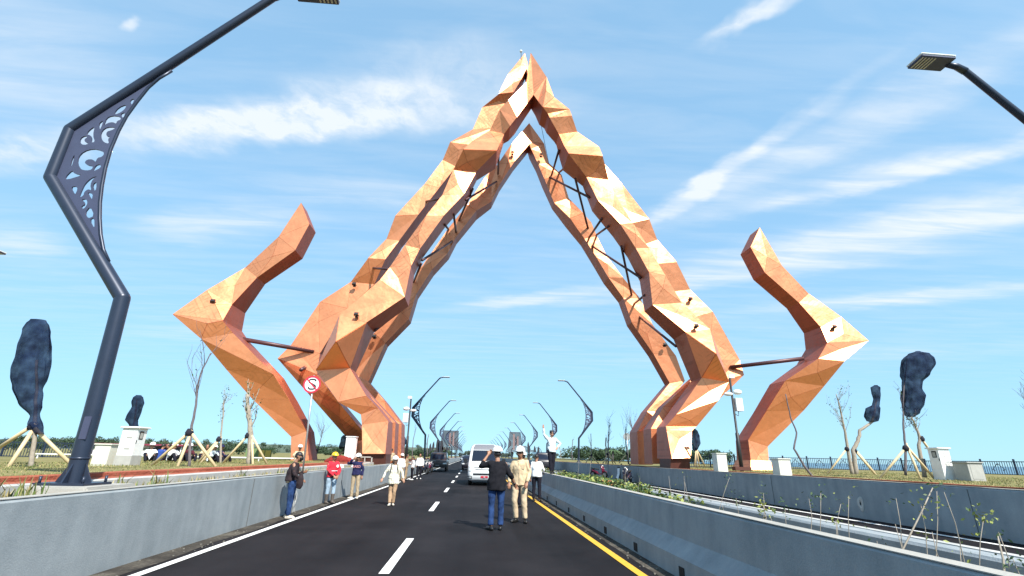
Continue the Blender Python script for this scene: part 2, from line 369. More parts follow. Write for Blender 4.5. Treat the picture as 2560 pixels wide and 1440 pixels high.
# stones and crumbs along the wall feet
random.seed(77)
bmS = bmesh.new()
for k in range(260):
    s_ = random.random() < 0.5; y_ = 3 + 28 * random.random() ** 1.5; x_ = random.uniform(-4.9, -4.45) if s_ else random.uniform(2.62, 2.95); r_ = random.uniform(0.004, 0.016)
    box_bm(bmS, (x_, y_, 0.006 + r_ * 0.4), (r_ * 2, r_ * 1.6, r_ * 1.2), Matrix.Rotation(random.uniform(0, 3), 3, 'Z').to_quaternion())
o_ = stuff(from_bm('gravel', bmS, mat('grit', (0.16, 0.15, 0.13), 0.9))); tag(o_, 'loose grit along the feet of the walls', 'gravel')
# ------------------------------------------------------------------ the copper gateway
def copper_mat(name, base, rough, metal):
    m = bpy.data.materials.new(name); m.use_nodes = True; t = m.node_tree; b = t.nodes['Principled BSDF']
    g = N(t, 'ShaderNodeNewGeometry')
    mp = N(t, 'ShaderNodeMapping'); t.links.new(g.outputs['Position'], mp.inputs[0]); mp.inputs['Rotation'].default_value = (0, R(38), 0)
    sx = N(t, 'ShaderNodeSeparateXYZ'); t.links.new(mp.outputs[0], sx.inputs[0])
    u = MATH(t, 'MULTIPLY', sx.outputs[0], 1.7); v = MATH(t, 'MULTIPLY', sx.outputs[2], 1.7)
    cu = MATH(t, 'FLOOR', u); cv = MATH(t, 'FLOOR', v)
    cc = N(t, 'ShaderNodeCombineXYZ'); t.links.new(cu, cc.inputs[0]); t.links.new(cv, cc.inputs[1])
    wn = N(t, 'ShaderNodeTexWhiteNoise'); t.links.new(cc.outputs[0], wn.inputs['Vector'])
    pick = MATH(t, 'GREATER_THAN', wn.outputs['Value'], 0.5)
    fu = MATH(t, 'FRACT', MATH(t, 'MULTIPLY', MATH(t, 'FRACT', u), 2.0)); fv = MATH(t, 'FRACT', MATH(t, 'MULTIPLY', MATH(t, 'FRACT', v), 2.0))
    lu = MATH(t, 'LESS_THAN', MATH(t, 'ABSOLUTE', MATH(t, 'SUBTRACT', fu, 0.5)), 0.13)
    lv = MATH(t, 'LESS_THAN', MATH(t, 'ABSOLUTE', MATH(t, 'SUBTRACT', fv, 0.5)), 0.13)
    ln = MATH(t, 'ADD', MATH(t, 'MULTIPLY', lu, pick), MATH(t, 'MULTIPLY', lv, MATH(t, 'SUBTRACT', 1.0, pick)))
    nm = N(t, 'ShaderNodeTexNoise', i_Scale=0.33, i_Detail=4.0, i_Roughness=0.55); t.links.new(g.outputs['Position'], nm.inputs['Vector'])
    mk = N(t, 'ShaderNodeMapRange', interpolation_type='SMOOTHSTEP'); t.links.new(nm.outputs[0], mk.inputs[0]); mk.inputs[1].default_value = 0.47; mk.inputs[2].default_value = 0.62
    lf = MATH(t, 'MULTIPLY', MATH(t, 'MULTIPLY', ln, mk.outputs[0]), 0.26)
    n1 = N(t, 'ShaderNodeTexNoise', i_Scale=0.9, i_Detail=8.0, i_Roughness=0.7); t.links.new(g.outputs['Position'], n1.inputs['Vector'])
    n2 = N(t, 'ShaderNodeTexNoise', i_Scale=9.0, i_Detail=5.0); t.links.new(g.outputs['Position'], n2.inputs['Vector'])
    s = MATH(t, 'ADD', MATH(t, 'MULTIPLY', n1.outputs[0], 0.65), MATH(t, 'MULTIPLY', n2.outputs[0], 0.35))
    cr = N(t, 'ShaderNodeValToRGB'); t.links.new(s, cr.inputs[0]); e = cr.color_ramp.elements
    e[0].position = 0.33; e[0].color = tuple(c * 0.86 for c in base) + (1,)
    e[1].position = 0.68; e[1].color = tuple(min(1, c * 1.06) for c in base) + (1,)
    mx = N(t, 'ShaderNodeMix', data_type='RGBA'); t.links.new(lf, mx.inputs[0]); t.links.new(cr.outputs[0], mx.inputs[6]); mx.inputs[7].default_value = (base[0] * 0.28, base[1] * 0.22, base[2] * 0.2, 1)
    t.links.new(mx.outputs[2], b.inputs['Base Color'])
    b.inputs['Metallic'].default_value = metal
    rr = N(t, 'ShaderNodeMapRange'); t.links.new(n1.outputs[0], rr.inputs[0]); rr.inputs[3].default_value = rough - 0.08; rr.inputs[4].default_value = rough + 0.12
    t.links.new(rr.outputs[0], b.inputs['Roughness'])
    nb = N(t, 'ShaderNodeTexNoise', i_Scale=0.8, i_Detail=3.0); t.links.new(g.outputs['Position'], nb.inputs['Vector'])
    bp = N(t, 'ShaderNodeBump', i_Strength=0.3, i_Distance=0.2); t.links.new(nb.outputs[0], bp.inputs['Height']); t.links.new(bp.outputs[0], b.inputs['Normal'])
    return m
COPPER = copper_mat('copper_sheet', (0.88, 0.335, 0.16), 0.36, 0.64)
COPPER_SHADED = copper_mat('copper_shaded', (0.42, 0.11, 0.06), 0.45, 0.5)  # the same copper, darkened: shade of soffits and backs put into the colour
PLINTH = mat('plinth_steel', (0.10, 0.035, 0.025), 0.6, 0.2)
PIPE = mat('brown_steel_pipe', (0.085, 0.04, 0.045), 0.45, 0.3)
LAMP_BLACK = mat('fixture_black', (0.02, 0.02, 0.022), 0.5)
GLASS_W = mat('fixture_glass', (0.75, 0.76, 0.74), 0.2)

def rib(name, secs, Yf, thick, parent, closed_top=True, ridge=None):
    """secs: (ox, oy, ix, iy, dO, dI) sighted outer and inner front edge, with fold depth; last is the foot"""
    O = [at(s[0], s[1], Yf + s[4]) for s in secs]; I = [at(s[2], s[3], Yf + s[5]) for s in secs]
    tk = [thick] * len(secs) if isinstance(thick, (int, float)) else thick
    OB = [Vector((o.x, Yf + k, o.z)) for o, k in zip(O, tk)]; IB = [Vector((i.x, Yf + k, i.z)) for i, k in zip(I, tk)]
    n = len(secs); V = O + I + OB + IB; Fc = []
    rid = {}
    if ridge:
        for (k, x, y, d) in ridge: rid[k] = at(x, y, Yf + d)
    for k in range(n - 1):
        if k in rid: continue
        w = min((O[k] - I[k]).length, (O[k + 1] - I[k + 1]).length); h = ((O[k] + I[k]) / 2 - (O[k + 1] + I[k + 1]) / 2).length
        if w > 0.9 and h > 1.5 and random.random() < .55:
            a_, b_ = random.uniform(.35, .65), random.uniform(.3, .7)
            c_ = O[k].lerp(I[k], a_).lerp(O[k + 1].lerp(I[k + 1], a_), b_)
            rid[k] = c_ + Vector((0, random.choice((-1, 1)) * random.uniform(.03, .10) * min(1.4, w), 0))
    for k in range(n - 1):
        a, b = k, k + 1
        if k in rid:
            V.append(rid[k]); r = len(V) - 1
            Fc += [(a, r, n + a), (n + a, r, n + b), (r, b, n + b), (a, b, r)]
        else:
            Fc += [(a, b, n + b), (a, n + b, n + a)] if (k % 2) else [(a, b, n + a), (n + a, b, n + b)]
        Fc += [(n + a, n + b, 3 * n + b, 3 * n + a), (2 * n + a, 2 * n + b, b, a), (3 * n + a, 3 * n + b, 2 * n + b, 2 * n + a)]
    Fc += [(0, n, 3 * n, 2 * n), (n - 1, 3 * n - 1, 4 * n - 1, 2 * n - 1)]
    core = pyd(name, V, Fc, COPPER_SHADED, parent)
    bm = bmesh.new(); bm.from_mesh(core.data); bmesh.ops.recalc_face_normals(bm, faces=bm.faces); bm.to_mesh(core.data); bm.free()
    # cladding sheets, each standing a little proud with an open joint round it
    def sheet(loop_tris):
        vs = []; fs = []
        for tri in loop_tris:
            pts = [Vector(V[i]) for i in tri]
            nn = (pts[1] - pts[0]).cross(pts[2] - pts[0]).normalized()
            if nn.y > 0: pts.reverse(); nn = -nn
            c = sum(pts, Vector()) / 3
            pts2 = [p + (c - p).normalized() * min(0.012, 0.2 * (c - p).length) + nn * 0.03 for p in pts]
            b0 = len(vs); vs += pts2 + [p - nn * 0.05 for p in pts2]
            fs += [(b0, b0 + 1, b0 + 2)] + [(b0 + i, b0 + 3 + i, b0 + 3 + (i + 1) % 3, b0 + (i + 1) % 3) for i in range(3)]
        return pyd('panel', vs, fs, COPPER, core)
    for k in range(n - 1):
        if k in rid:
            r = 4 * n + sorted(rid).index(k); a, b = k, k + 1
            for tri in ((a, r, n + a), (n + a, r, n + b), (r, b, n + b), (a, b, r)): sheet([tri])
        elif k % 2: sheet([(k, k + 1, n + k + 1)]); sheet([(k, n + k + 1, n + k)])
        else: sheet([(k, k + 1, n + k)]); sheet([(n + k, k + 1, n + k + 1)])
    return core

random.seed(11)
arch = thing('gateway_arch', 'tall faceted copper arch spanning both carriageways', 'arch', (3.4, 32, 0))
arch_inv = Matrix.Translation((-3.4, -32, 0))
def into(o, root):           # parts are built in world metres; keep them there under their root
    o.matrix_parent_inverse = Matrix.Translation(-Vector(root.location))
    return o
# front arch
A_top = (1327, 132, 1334, 237.5, 1.1, 0.1)
A_left = [A_top, (1316, 205, 1318, 259, 0.1, 0.0), (1270, 251, 1292, 294, -0.4, -0.3), (1249, 274, 1275, 316, -0.1, -0.1), (1224, 327, 1261, 335, 0.6, 0.5),
          (1181, 353, 1250, 360, -0.1, -0.2), (1158, 374, 1242, 377, -0.75, -0.65), (1133, 425, 1192, 428, 0.25, 0.45), (1106, 488, 1160, 486, 0.0, 0.1), (1065, 540, 1109, 540, -0.25, -0.1),
          (1012, 613, 1050, 622, 0.0, 0.0), (975, 668, 1028, 665, -0.1, -0.1), (950, 700, 1012, 743, -0.35, -0.3), (850, 787, 916, 807, -0.7, -0.8), (790, 926, 875, 920, 0.2, 0.1),
          (846, 1005, 916, 990, -0.25, -0.2), (902, 1036, 945, 1020, 0.2, 0.05), (905, 1062, 971, 1053, 0.1, 0.05), (906, 1135, 963, 1135, -0.7, -0.7)]
A_right = [A_top, (1366, 192, 1345, 253, 0.0, 0.0), (1385, 243, 1357, 268, -0.5, -0.4), (1424, 274, 1369, 284, -0.2, -0.1), (1430, 290, 1374, 295, -0.1, -0.1), (1443, 330, 1397, 336, 0.5, 0.5),
           (1498, 368, 1410, 365, -0.1, -0.1), (1507, 391, 1421, 384, -0.6, -0.55), (1522, 450, 1466, 443, 0.35, 0.45), (1536, 484, 1494, 500, -0.1, 0.0), (1582, 558, 1551, 561, -0.35, -0.3),
           (1622, 620, 1589, 620, -0.2, -0.1), (1664, 690, 1622, 680, -0.2, -0.2), (1704, 757, 1631, 762, 0.0, 0.1), (1775, 823, 1714, 831, -0.3, -0.35), (1822, 955, 1754, 944, 0.2, 0.1),
           (1795, 1002, 1690, 1037, -0.1, 0.0), (1741, 1066, 1664, 1066, 0.35, 0.2), (1729, 1079, 1666, 1076, 0.1, 0.0), (1727, 1146, 1679, 1147, -0.7, -0.7)]
into(rib('front_rib', A_left, 32.0, 1.8, arch, ridge=[(13, 840.5, 853.5, -1.9)]), arch)
into(rib('front_rib', A_right, 32.0, 1.8, arch, ridge=[(14, 1790, 884.5, -1.5)]), arch)
# big rear outer arch
D_top = (1312, 134, 1316, 172, 0.9, 0.4)
D_left = [D_top, (1270, 186, 1303, 199, 0.0, 0.0), (1247, 235, 1284, 231, -0.4, -0.4), (1206, 268, 1262, 258, 0.3, 0.2), (1182, 324, 1232, 320, 0.4, 0.4), (1125, 356, 1190, 365, -0.5, -0.4),
          (1107, 400, 1140, 417, 0.1, 0.2), (1062, 460, 1098, 470, 0.0, 0.0), (988, 540, 1046, 537, -0.2, -0.1), (966, 598, 998, 602, 0.3, 0.3), (920, 646, 963, 649, -0.6, -0.5), (877, 705, 936, 711, 0.1, 0.2),
          (800, 755, 869, 771, -0.1, 0.0), (728, 862, 800, 884, -0.3, -0.2), (694, 896, 793, 936, -0.5, -0.2), (772, 985, 850, 1010, 0.4, 0.4), (879, 1107, 922, 1096, 1.6, 1.3), (877, 1160, 925, 1160, 1.4, 1.2)]
D_right = [D_top, (1330, 200, 1322, 205, 0.1, 0.1), (1372, 250, 1335, 240, 0, 0), (1415, 285, 1365, 280, 0, 0), (1436, 338, 1400, 340, 0.2, 0.2), (1486, 378, 1440, 385, 0, 0),
           (1517, 417, 1470, 430, 0.2, 0.1), (1555, 460, 1510, 480, -0.1, -0.1), (1623, 548, 1570, 560, -0.2, -0.2), (1643, 600, 1600, 615, 0.3, 0.3), (1692, 656, 1640, 660, -0.1, -0.1), (1725, 724, 1675, 730, 0.4, 0.4),
           (1782, 780, 1715, 800, 0.1, 0.1), (1849, 900, 1775, 900, 0.1, 0.1), (1860, 937, 1790, 955, -0.2, 0.1), (1775, 1020, 1725, 1020, 0.4, 0.3), (1718, 1085, 1690, 1090, 0.8, 0.6), (1718, 1162, 1690, 1162, 0.6, 0.6)]
into(rib('outer_rib', D_left, 36.6, [1.8] * 14 + [2.0, 2.4, 3.2, 3.2], arch), arch)
into(rib('outer_rib', D_right, 36.6, 1.8, arch), arch)
# rear inner arch
C_top = (1323, 308, 1323, 361, 0.5, 0.2)
C_left = [C_top, (1279, 360, 1286, 404, 0.0, 0.0), (1245, 410, 1250, 460, 0.3, 0.2), (1213, 442, 1229, 504, 0.2, 0.3), (1168, 512, 1191, 527, -0.3, -0.2), (1120, 572, 1140, 593, 0.1, 0.1), (1082, 627, 1120, 632, 0.0, 0.1),
          (1050, 672, 1081, 673, -0.1, 0.0), (1016, 730, 1041, 735, 0.2, 0.2), (1000, 778, 1022, 798, 0.1, 0.2), (935, 832, 963, 858, 0.0, 0.2), (884, 932, 921, 955, 0.6, 0.5),
          (925, 1008, 963, 1004, 0.2, 0.2), (962, 1062, 1004, 1060, -0.3, -0.3), (956, 1160, 1002, 1160, -0.3, -0.3)]
C_right = [C_top, (1360, 359, 1328, 373, 0.1, 0.0), (1371, 407, 1345, 410, 0.3, 0.2), (1404, 438, 1361, 448, -0.1, 0.1), (1422, 496, 1385, 507, 0.5, 0.4), (1458, 533, 1425, 546, -0.3, -0.3), (1478, 556, 1440, 568, -0.1, -0.1),
           (1492, 590, 1461, 597, 0.1, 0.1), (1517, 641, 1490, 642, 0.0, 0.0), (1558, 695, 1521, 694, 0.0, 0.0), (1600, 746, 1558, 745, 0.3, 0.2), (1631, 811, 1579, 806, 0.1, 0.3), (1690, 890, 1633, 884, 0.4, 0.4), (1712, 952, 1674, 958, 0.5, 0.5),
           (1655, 1030, 1618, 1028, 0.1, 0.1), (1630, 1080, 1593, 1079, -0.3, -0.3), (1632, 1162, 1596, 1162, -0.3, -0.3)]
into(rib('rear_rib', C_left, 38.3, 1.6, arch), arch)
into(rib('rear_rib', C_right, 38.3, 1.6, arch), arch)
# short middle ribs that carry the legs
M_left = [(835, 930, 878, 928, 0.3, 0.3), (872, 990, 922, 984, 0.0, 0.0), (940, 1060, 989, 1057, -0.4, -0.4), (936, 1160, 984, 1160, -0.4, -0.4)]
M_right = [(1775, 948, 1735, 944, 0.3, 0.3), (1716, 1020, 1659, 1016, 0.0, 0.0), (1672, 1074, 1627, 1072, -0.4, -0.4), (1676, 1160, 1631, 1160, -0.4, -0.4)]
into(rib('middle_rib', M_left, 35.0, 1.2, arch), arch)
into(rib('middle_rib', M_right, 35.0, 1.2, arch), arch)
# dark plinths under the front legs
for (x0, x1, yb) in ((906, 964, 1135), (1679, 1727, 1146.5)):
    a = at(x0, yb, 31.3); b = at(x1, yb, 31.3)
    V = [(a.x, 31.45, a.z - 0.01), (b.x, 31.45, b.z - 0.01), (b.x, 33.4, b.z - 0.01), (a.x, 33.4, a.z - 0.01), (a.x - 0.02, 31.6, GL - 0.1), (b.x + 0.02, 31.6, GL - 0.1), (b.x + 0.02, 33.4, GL - 0.1), (a.x - 0.02, 33.4, GL - 0.1)]
    into(pyd('plinth', V, [(0, 1, 5, 4), (1, 2, 6, 5), (2, 3, 7, 6), (3, 0, 4, 7), (0, 3, 2, 1)], PLINTH, arch), arch)
# bracing pipes between the front and the rear arch: (front point), (rear point)
for (fx, fy, rx, ry, fY, rY) in [(1247, 377, 1245, 435, 33.2, 38.2), (1164, 500, 1241, 454, 33.2, 38.2), (1182, 472, 1147, 552, 33.2, 38.2), (1134, 535, 1140, 580, 33.2, 38.2), (1112, 562, 1121, 573, 33.2, 38.2), (1055, 651, 1130, 603, 33.2, 38.2), (1053, 659, 1034, 705, 33.2, 38.2),
                         (937, 827, 1010, 768, 33.2, 38.3), (971, 673, 929, 670, 33.0, 36.6), (1100, 497, 1064, 504, 33.0, 36.6), (1397, 376, 1379, 438, 33.2, 38.3), (1417, 415, 1398, 431, 33.2, 38.3), (1474, 494, 1374, 443, 33.2, 38.2), (1438, 446, 1470, 571, 33.2, 38.1), (1505, 546, 1474, 592, 33.2, 38.2),
                         (1521, 566, 1492, 587, 33.2, 38.3), (1602, 695, 1480, 615, 33.2, 38.2), (1553, 615, 1579, 738, 33.2, 38.3), (1612, 738, 1586, 759, 33.2, 38.4), (1690, 866, 1598, 792, 33.2, 38.4)]:
    into(tube('brace', [at(fx, fy, fY), at(rx, ry, rY + 0.15)], 0.092, PIPE, arch, 10), arch)
def floodlight(px, py, Y, root):
    p = at(px, py, Y)
    bm = bmesh.new()
    box_bm(bm, p + Vector((0, -0.30, 0.06)), (0.27, 0.11, 0.2), Matrix.Rotation(R(-35), 3, 'X').to_quaternion())
    box_bm(bm, p + Vector((-0.15, -0.2, -0.02)), (0.03, 0.22, 0.06)); box_bm(bm, p + Vector((0.15, -0.2, -0.02)), (0.03, 0.22, 0.06))
    box_bm(bm, p + Vector((0, -0.08, -0.06)), (0.2, 0.14, 0.13))
    f = into(from_bm('floodlight', bm, LAMP_BLACK, root), root)
    return f
for (x, y, Y) in [(887, 714, 36.5), (893, 790, 31.2), (937, 844, 38.2), (1281, 386, 38.2), (1352, 391, 38.2), (1723, 750, 36.8), (1737, 818, 31.6), (1660, 864, 38.4)]: floodlight(x, y, Y, arch)
into(tube('lightning_rod', [at(1303, 160, 37.2), at(1303, 136, 37.2), at(1302.5, 127, 37.2)], [0.03, 0.03, 0.03], LAMP_BLACK, arch, 6), arch)
bm = bmesh.new(); bmesh.ops.create_uvsphere(bm, u_segments=12, v_segments=8, radius=0.14, matrix=Matrix.Translation(at(1302.5, 128, 37.2)))
into(from_bm('beacon', bm, GLASS_W, arch, True), arch)
into(tube('cable', [at(1343, 265, 33.3), at(1372, 408, 38.2)], 0.02, LAMP_BLACK, arch, 5), arch)

W_left = [(753, 507, 774, 560, 0.3, 0.2), (697, 592, 738, 626, 0.1, 0.1), (614, 669, 643, 694, 0.35, 0.3), (517, 726, 580, 762, -0.45, -0.35), (432, 786, 557, 802, -1.4, -1.1), (503, 847, 582, 832, -1.0, -0.7), (565, 922, 684, 936, 0.1, 0.1),
          (629, 995, 724, 1000, 0.9, 0.9), (728, 1092, 766, 1078, 1.6, 1.6), (727, 1166, 774, 1166, 1.4, 1.4)]
W_right = [(1899, 569, 1876, 618, 0.3, 0.2), (1954, 664, 1912, 682, 0.1, 0.1), (2021, 734, 1997, 757, 0.2, 0.2), (2102, 792, 2051, 818, -0.3, -0.2), (2171, 852, 2068, 857, -0.8, -0.7), (2110, 904, 2045, 897, -1.0, -0.7), (2060, 965, 1963, 952, 0.1, 0.1),
           (2009, 1026, 1916, 1027, 0.9, 0.9), (1919, 1116, 1870, 1100, 1.6, 1.6), (1923, 1172, 1879, 1172, 1.4, 1.4)]
wing_l = thing('arch_wing', 'separate angular copper wing left of the arch', 'sculpture', (-11.5, 33, GL))
into(rib('wing_rib', W_left, 33.0, [1.7] * 6 + [2.0, 2.6, 3.3, 3.3], wing_l), wing_l)
into(tube('tie_pipe', [at(606, 848, 33.9), at(784, 879, 36.4)], 0.15, PIPE, wing_l, 10), wing_l)
into(tube('tie_pipe', [at(752, 925, 35.6), at(768, 915, 36.7)], 0.13, PIPE, wing_l, 10), wing_l)
floodlight(537, 757, 32.5, wing_l)
wing_r = thing('arch_wing', 'separate angular copper wing right of the arch', 'sculpture', (20.5, 33, GL))
into(rib('wing_rib', W_right, 33.0, [1.7] * 6 + [2.0, 2.6, 3.3, 3.3], wing_r), wing_r)
into(tube('tie_pipe', [at(2010, 896, 33.9), at(1826, 918, 36.6)], 0.15, PIPE, wing_r, 10), wing_r)
floodlight(2080, 820, 32.6, wing_r)
# flared copper skirts at the wings' feet
for (root, x0, x1, f0, f1) in ((wing_l, 727, 776, 716, 779), (wing_r, 1877, 1925, 1876, 1945)):
    a = at(x0, 1150, 34.2); b = at(x1, 1152, 34.2); c = at(f0, 1175, 33.8); d = at(f1, 1178, 33.8)
    V = [(a.x, 34.2, a.z), (b.x, 34.2, b.z), (d.x, 33.8, GL - 0.15), (c.x, 33.8, GL - 0.15), (a.x, 36.2, a.z), (b.x, 36.2, b.z), (d.x, 36.5, GL - 0.15), (c.x, 36.5, GL - 0.15)]
    into(pyd('foot_skirt', V, [(0, 3, 2, 1), (1, 2, 6, 5), (4, 7, 3, 0), (0, 1, 5, 4)], COPPER, root), root)
# ------------------------------------------------------------------ street lamps
LAMP = mat('lamp_blue_grey_paint', (0.026, 0.036, 0.062), 0.36, 0.3, var=0.1)
LAMP_PLATE = mat('lamp_plate_paint', (0.06, 0.07, 0.125), 0.5, 0.2, var=0.08)
LED = mat('led_lens', (0.55, 0.55, 0.5), 0.3)
LAMP_TOP = mat('lamp_head_white', (0.80, 0.82, 0.82), 0.4)
LBX, LBZ, LBY = -5.62, 1.10, 7.8
def loc2(zx, zy):                       # lattice drawing -> lamp frame (x towards the road, z up)
    p = at(130 + zx / 3.0, 180 + zy / 3.0, LBY)
    return (p.x - LBX, p.z - LBZ)
def filled(name, outer, holes, thick):
    cu = bpy.data.curves.new(name, 'CURVE'); cu.dimensions = '2D'; cu.fill_mode = 'BOTH'; cu.extrude = thick / 2
    for lp in [outer] + holes:
        sp = cu.splines.new('POLY'); sp.points.add(len(lp) - 1)
        for i, (x, y) in enumerate(lp): sp.points[i].co = (x, y, 0, 1)
        sp.use_cyclic_u = True
    o = bpy.data.objects.new('tmp', cu)
    me = baked(o)
    bpy.data.objects.remove(o); bpy.data.curves.remove(cu)
    me.name = name
    return me
def smooth_loop(pts, it=2):
    for _ in range(it):
        out = []
        for i in range(len(pts)):
            a, b = pts[i], pts[(i + 1) % len(pts)]
            out += [(a[0] * .75 + b[0] * .25, a[1] * .75 + b[1] * .25), (a[0] * .25 + b[0] * .75, a[1] * .25 + b[1] * .75)]
        pts = out
    return pts
arc = [(900, -10), (800, 50), (720, 120), (640, 220), (560, 330), (500, 440), (440, 580), (400, 720), (375, 850), (360, 980), (358, 1100), (365, 1220), (385, 1330), (425, 1420)]
outer = [(20, 800), (150, 450)] + arc
holes = [[(625, 200), (585, 215), (595, 250), (608, 240)], [(560, 245), (500, 270), (465, 315), (480, 322), (520, 305), (555, 275)], [(515, 318), (552, 303), (545, 338), (530, 347)],
         [(395, 390), (410, 350), (450, 330), (510, 335), (522, 360), (490, 370), (485, 392), (460, 378), (420, 385), (385, 412)], [(350, 395), (387, 362), (380, 400), (360, 442)],
         [(325, 408), (280, 440), (258, 472), (290, 475), (302, 500), (293, 532), (327, 528), (310, 480)], [(215, 500), (250, 480), (272, 490), (245, 508), (252, 530), (285, 538), (245, 552), (210, 535)],
         [(482, 423), (440, 413), (395, 425), (368, 460), (368, 500), (393, 530), (432, 542), (422, 505), (442, 490), (410, 484), (413, 450), (450, 440)],
         [(398, 612), (370, 590), (310, 578), (240, 598), (200, 640), (193, 690), (218, 732), (260, 742), (302, 735), (312, 708), (270, 702), (246, 682), (268, 658), (312, 658), (328, 682), (345, 645), (378, 640)],
         [(330, 702), (366, 694), (372, 720), (305, 752)], [(176, 618), (150, 660), (138, 716), (152, 710), (167, 660)], [(155, 738), (170, 765), (238, 774), (106, 814), (102, 790)],
         [(143, 865), (185, 858), (197, 880), (175, 928)], [(348, 782), (300, 795), (250, 840), (225, 890), (203, 948), (240, 930), (245, 902), (275, 880), (300, 892), (290, 850), (310, 805)],
         [(337, 822), (305, 850), (320, 898), (337, 880)], [(268, 903), (312, 915), (302, 962), (285, 935)], [(223, 960), (260, 953), (272, 985), (252, 1020), (230, 1032), (222, 1010), (247, 1000), (245, 975)],
         [(290, 1008), (322, 1080), (272, 1102), (248, 1060)], [(283, 1110), (322, 1093), (322, 1185)]]
plate_me = filled('lattice_plate', [loc2(*p) for p in outer], [smooth_loop([loc2(*p) for p in h], 1) for h in holes], 0.025)
for v in plate_me.vertices: v.co = Vector((v.co.x, v.co.z, v.co.y))
lamp0 = thing('street_lamp', 'x', 'street lamp', (LBX, LBY, LBZ), 0, 'street lamps along both sides of the road')
pj = [(0, 0), (-0.02, 1.0), (-0.09, 2.76), (-1.84, 4.87), (-1.83, 5.87), (1.13, 9.45)]
P3 = lambda q: Vector((q[0], 0, q[1]))
def mitre_tube(pts, rads, n=14):
    V = []; Fc = []
    for i in range(len(pts) - 1):
        tube_data([pts[i], pts[i + 1]], [rads[i], rads[i + 1]], n, False, V, Fc)
    for i in range(1, len(pts) - 1):
        bm = bmesh.new(); bmesh.ops.create_uvsphere(bm, u_segments=14, v_segments=8, radius=rads[i] * 1.0, matrix=Matrix.Translation(pts[i]))
        b0 = len(V); V += [v.co.copy() for v in bm.verts]; Fc += [tuple(b0 + v.index for v in f.verts) for f in bm.faces]; bm.free()
    return V, Fc
V, Fc = mitre_tube([P3(q) for q in pj], [0.112, 0.112, 0.110, 0.10, 0.095, 0.075])
pyd('pole', V, Fc, LAMP, lamp0, True)
obj('lattice_plate', plate_me, LAMP_PLATE, lamp0)
arcs = [P3(loc2(*p)) for p in arc]
tube('lattice_rim', arcs, 0.028, LAMP, lamp0, 6)
tube('head_arm', [P3((1.10, 9.42)), P3((1.30, 9.55)), P3((1.52, 9.58))], [0.085, 0.075, 0.06], LAMP, lamp0, 10)
hd = box('lamp_head', (1.92, 0, 9.60), (0.86, 0.42, 0.055), LAMP_PLATE, lamp0, 0.012)
box('head_cover', (1.92, 0, 9.655), (0.88, 0.44, 0.05), LAMP_TOP, hd, 0.015)
for k in range(5): box('led_bar', (1.98 + k * 0.08, 0, 9.569), (0.035, 0.34, 0.012), LED, hd)
box('base_plate', (0, 0, -0.005), (0.68, 0.56, 0.035), LAMP, lamp0, 0.006)
for k in range(4):
    a = k * math.pi / 2
    c, s = math.cos(a), math.sin(a)
    V = [(c * .13 - s * .012, s * .13 + c * .012, 0.012), (c * .24 - s * .012, s * .22 + c * .012, 0.012), (c * .11 - s * .012, s * .11 + c * .012, 0.26),
         (c * .13 + s * .012, s * .13 - c * .012, 0.012), (c * .24 + s * .012, s * .22 - c * .012, 0.012), (c * .11 + s * .012, s * .11 - c * .012, 0.26)]
    pyd('gusset', V, [(0, 1, 2), (5, 4, 3), (0, 3, 4, 1), (1, 4, 5, 2), (2, 5, 3, 0)], LAMP, lamp0)
box('access_door', (0.02, -0.108, 0.75), (0.10, 0.014, 0.32), LAMP_PLATE, lamp0, 0.004)
for (zz, rr) in ((0.32, 0.118),): tube('weld_collar', [(-0.02 * zz, 0, zz), (-0.02 * zz, 0, zz + 0.03)], rr, LAMP, lamp0, 16)
for sx in (-1, 1):
    for sy in (-1, 1): tube('anchor_bolt', [(sx * .28, sy * .22, 0.0), (sx * .28, sy * .22, 0.10)], 0.018, LAMP, lamp0, 6)
box('footing', (-0.02, 0, -0.14), (1.15, 1.0, 0.24), CONC_TOP, lamp0, 0.02)
lamp0['label'] = 'largest blue-grey street lamp with scroll lattice at the left edge'
lr = copy_tree(lamp0); lr.location = (12.55, 8.3, LBZ); lr.rotation_euler.z = math.pi
lr['label'] = 'street lamp whose white head and arm enter at the upper right'
ords = ['first', 'second', 'third', 'fourth', 'fifth', 'sixth', 'seventh', 'eighth', 'ninth', 'tenth', 'eleventh']
for i in range(11):
    y = 60 + 26.3 * i
    for s in (0, 1):
        c = copy_tree(lamp0)
        c.location = (LBX + 0.1, y, LBZ) if s == 0 else (12.7, y, LBZ); c.rotation_euler.z = math.pi * s
        c['label'] = 'blue-grey lattice street lamp, %s beyond the arch in the %s row' % (ords[i], 'left' if s == 0 else 'right')
# far lamp tip peeking in at the left edge
c = copy_tree(lamp0); c.location = (-26.1, 23.9, 1.10); c.rotation_euler.z = math.pi * 0.0; c['label'] = 'distant street lamp with only its head showing at the left frame edge'
c.rotation_euler.z = 0.0

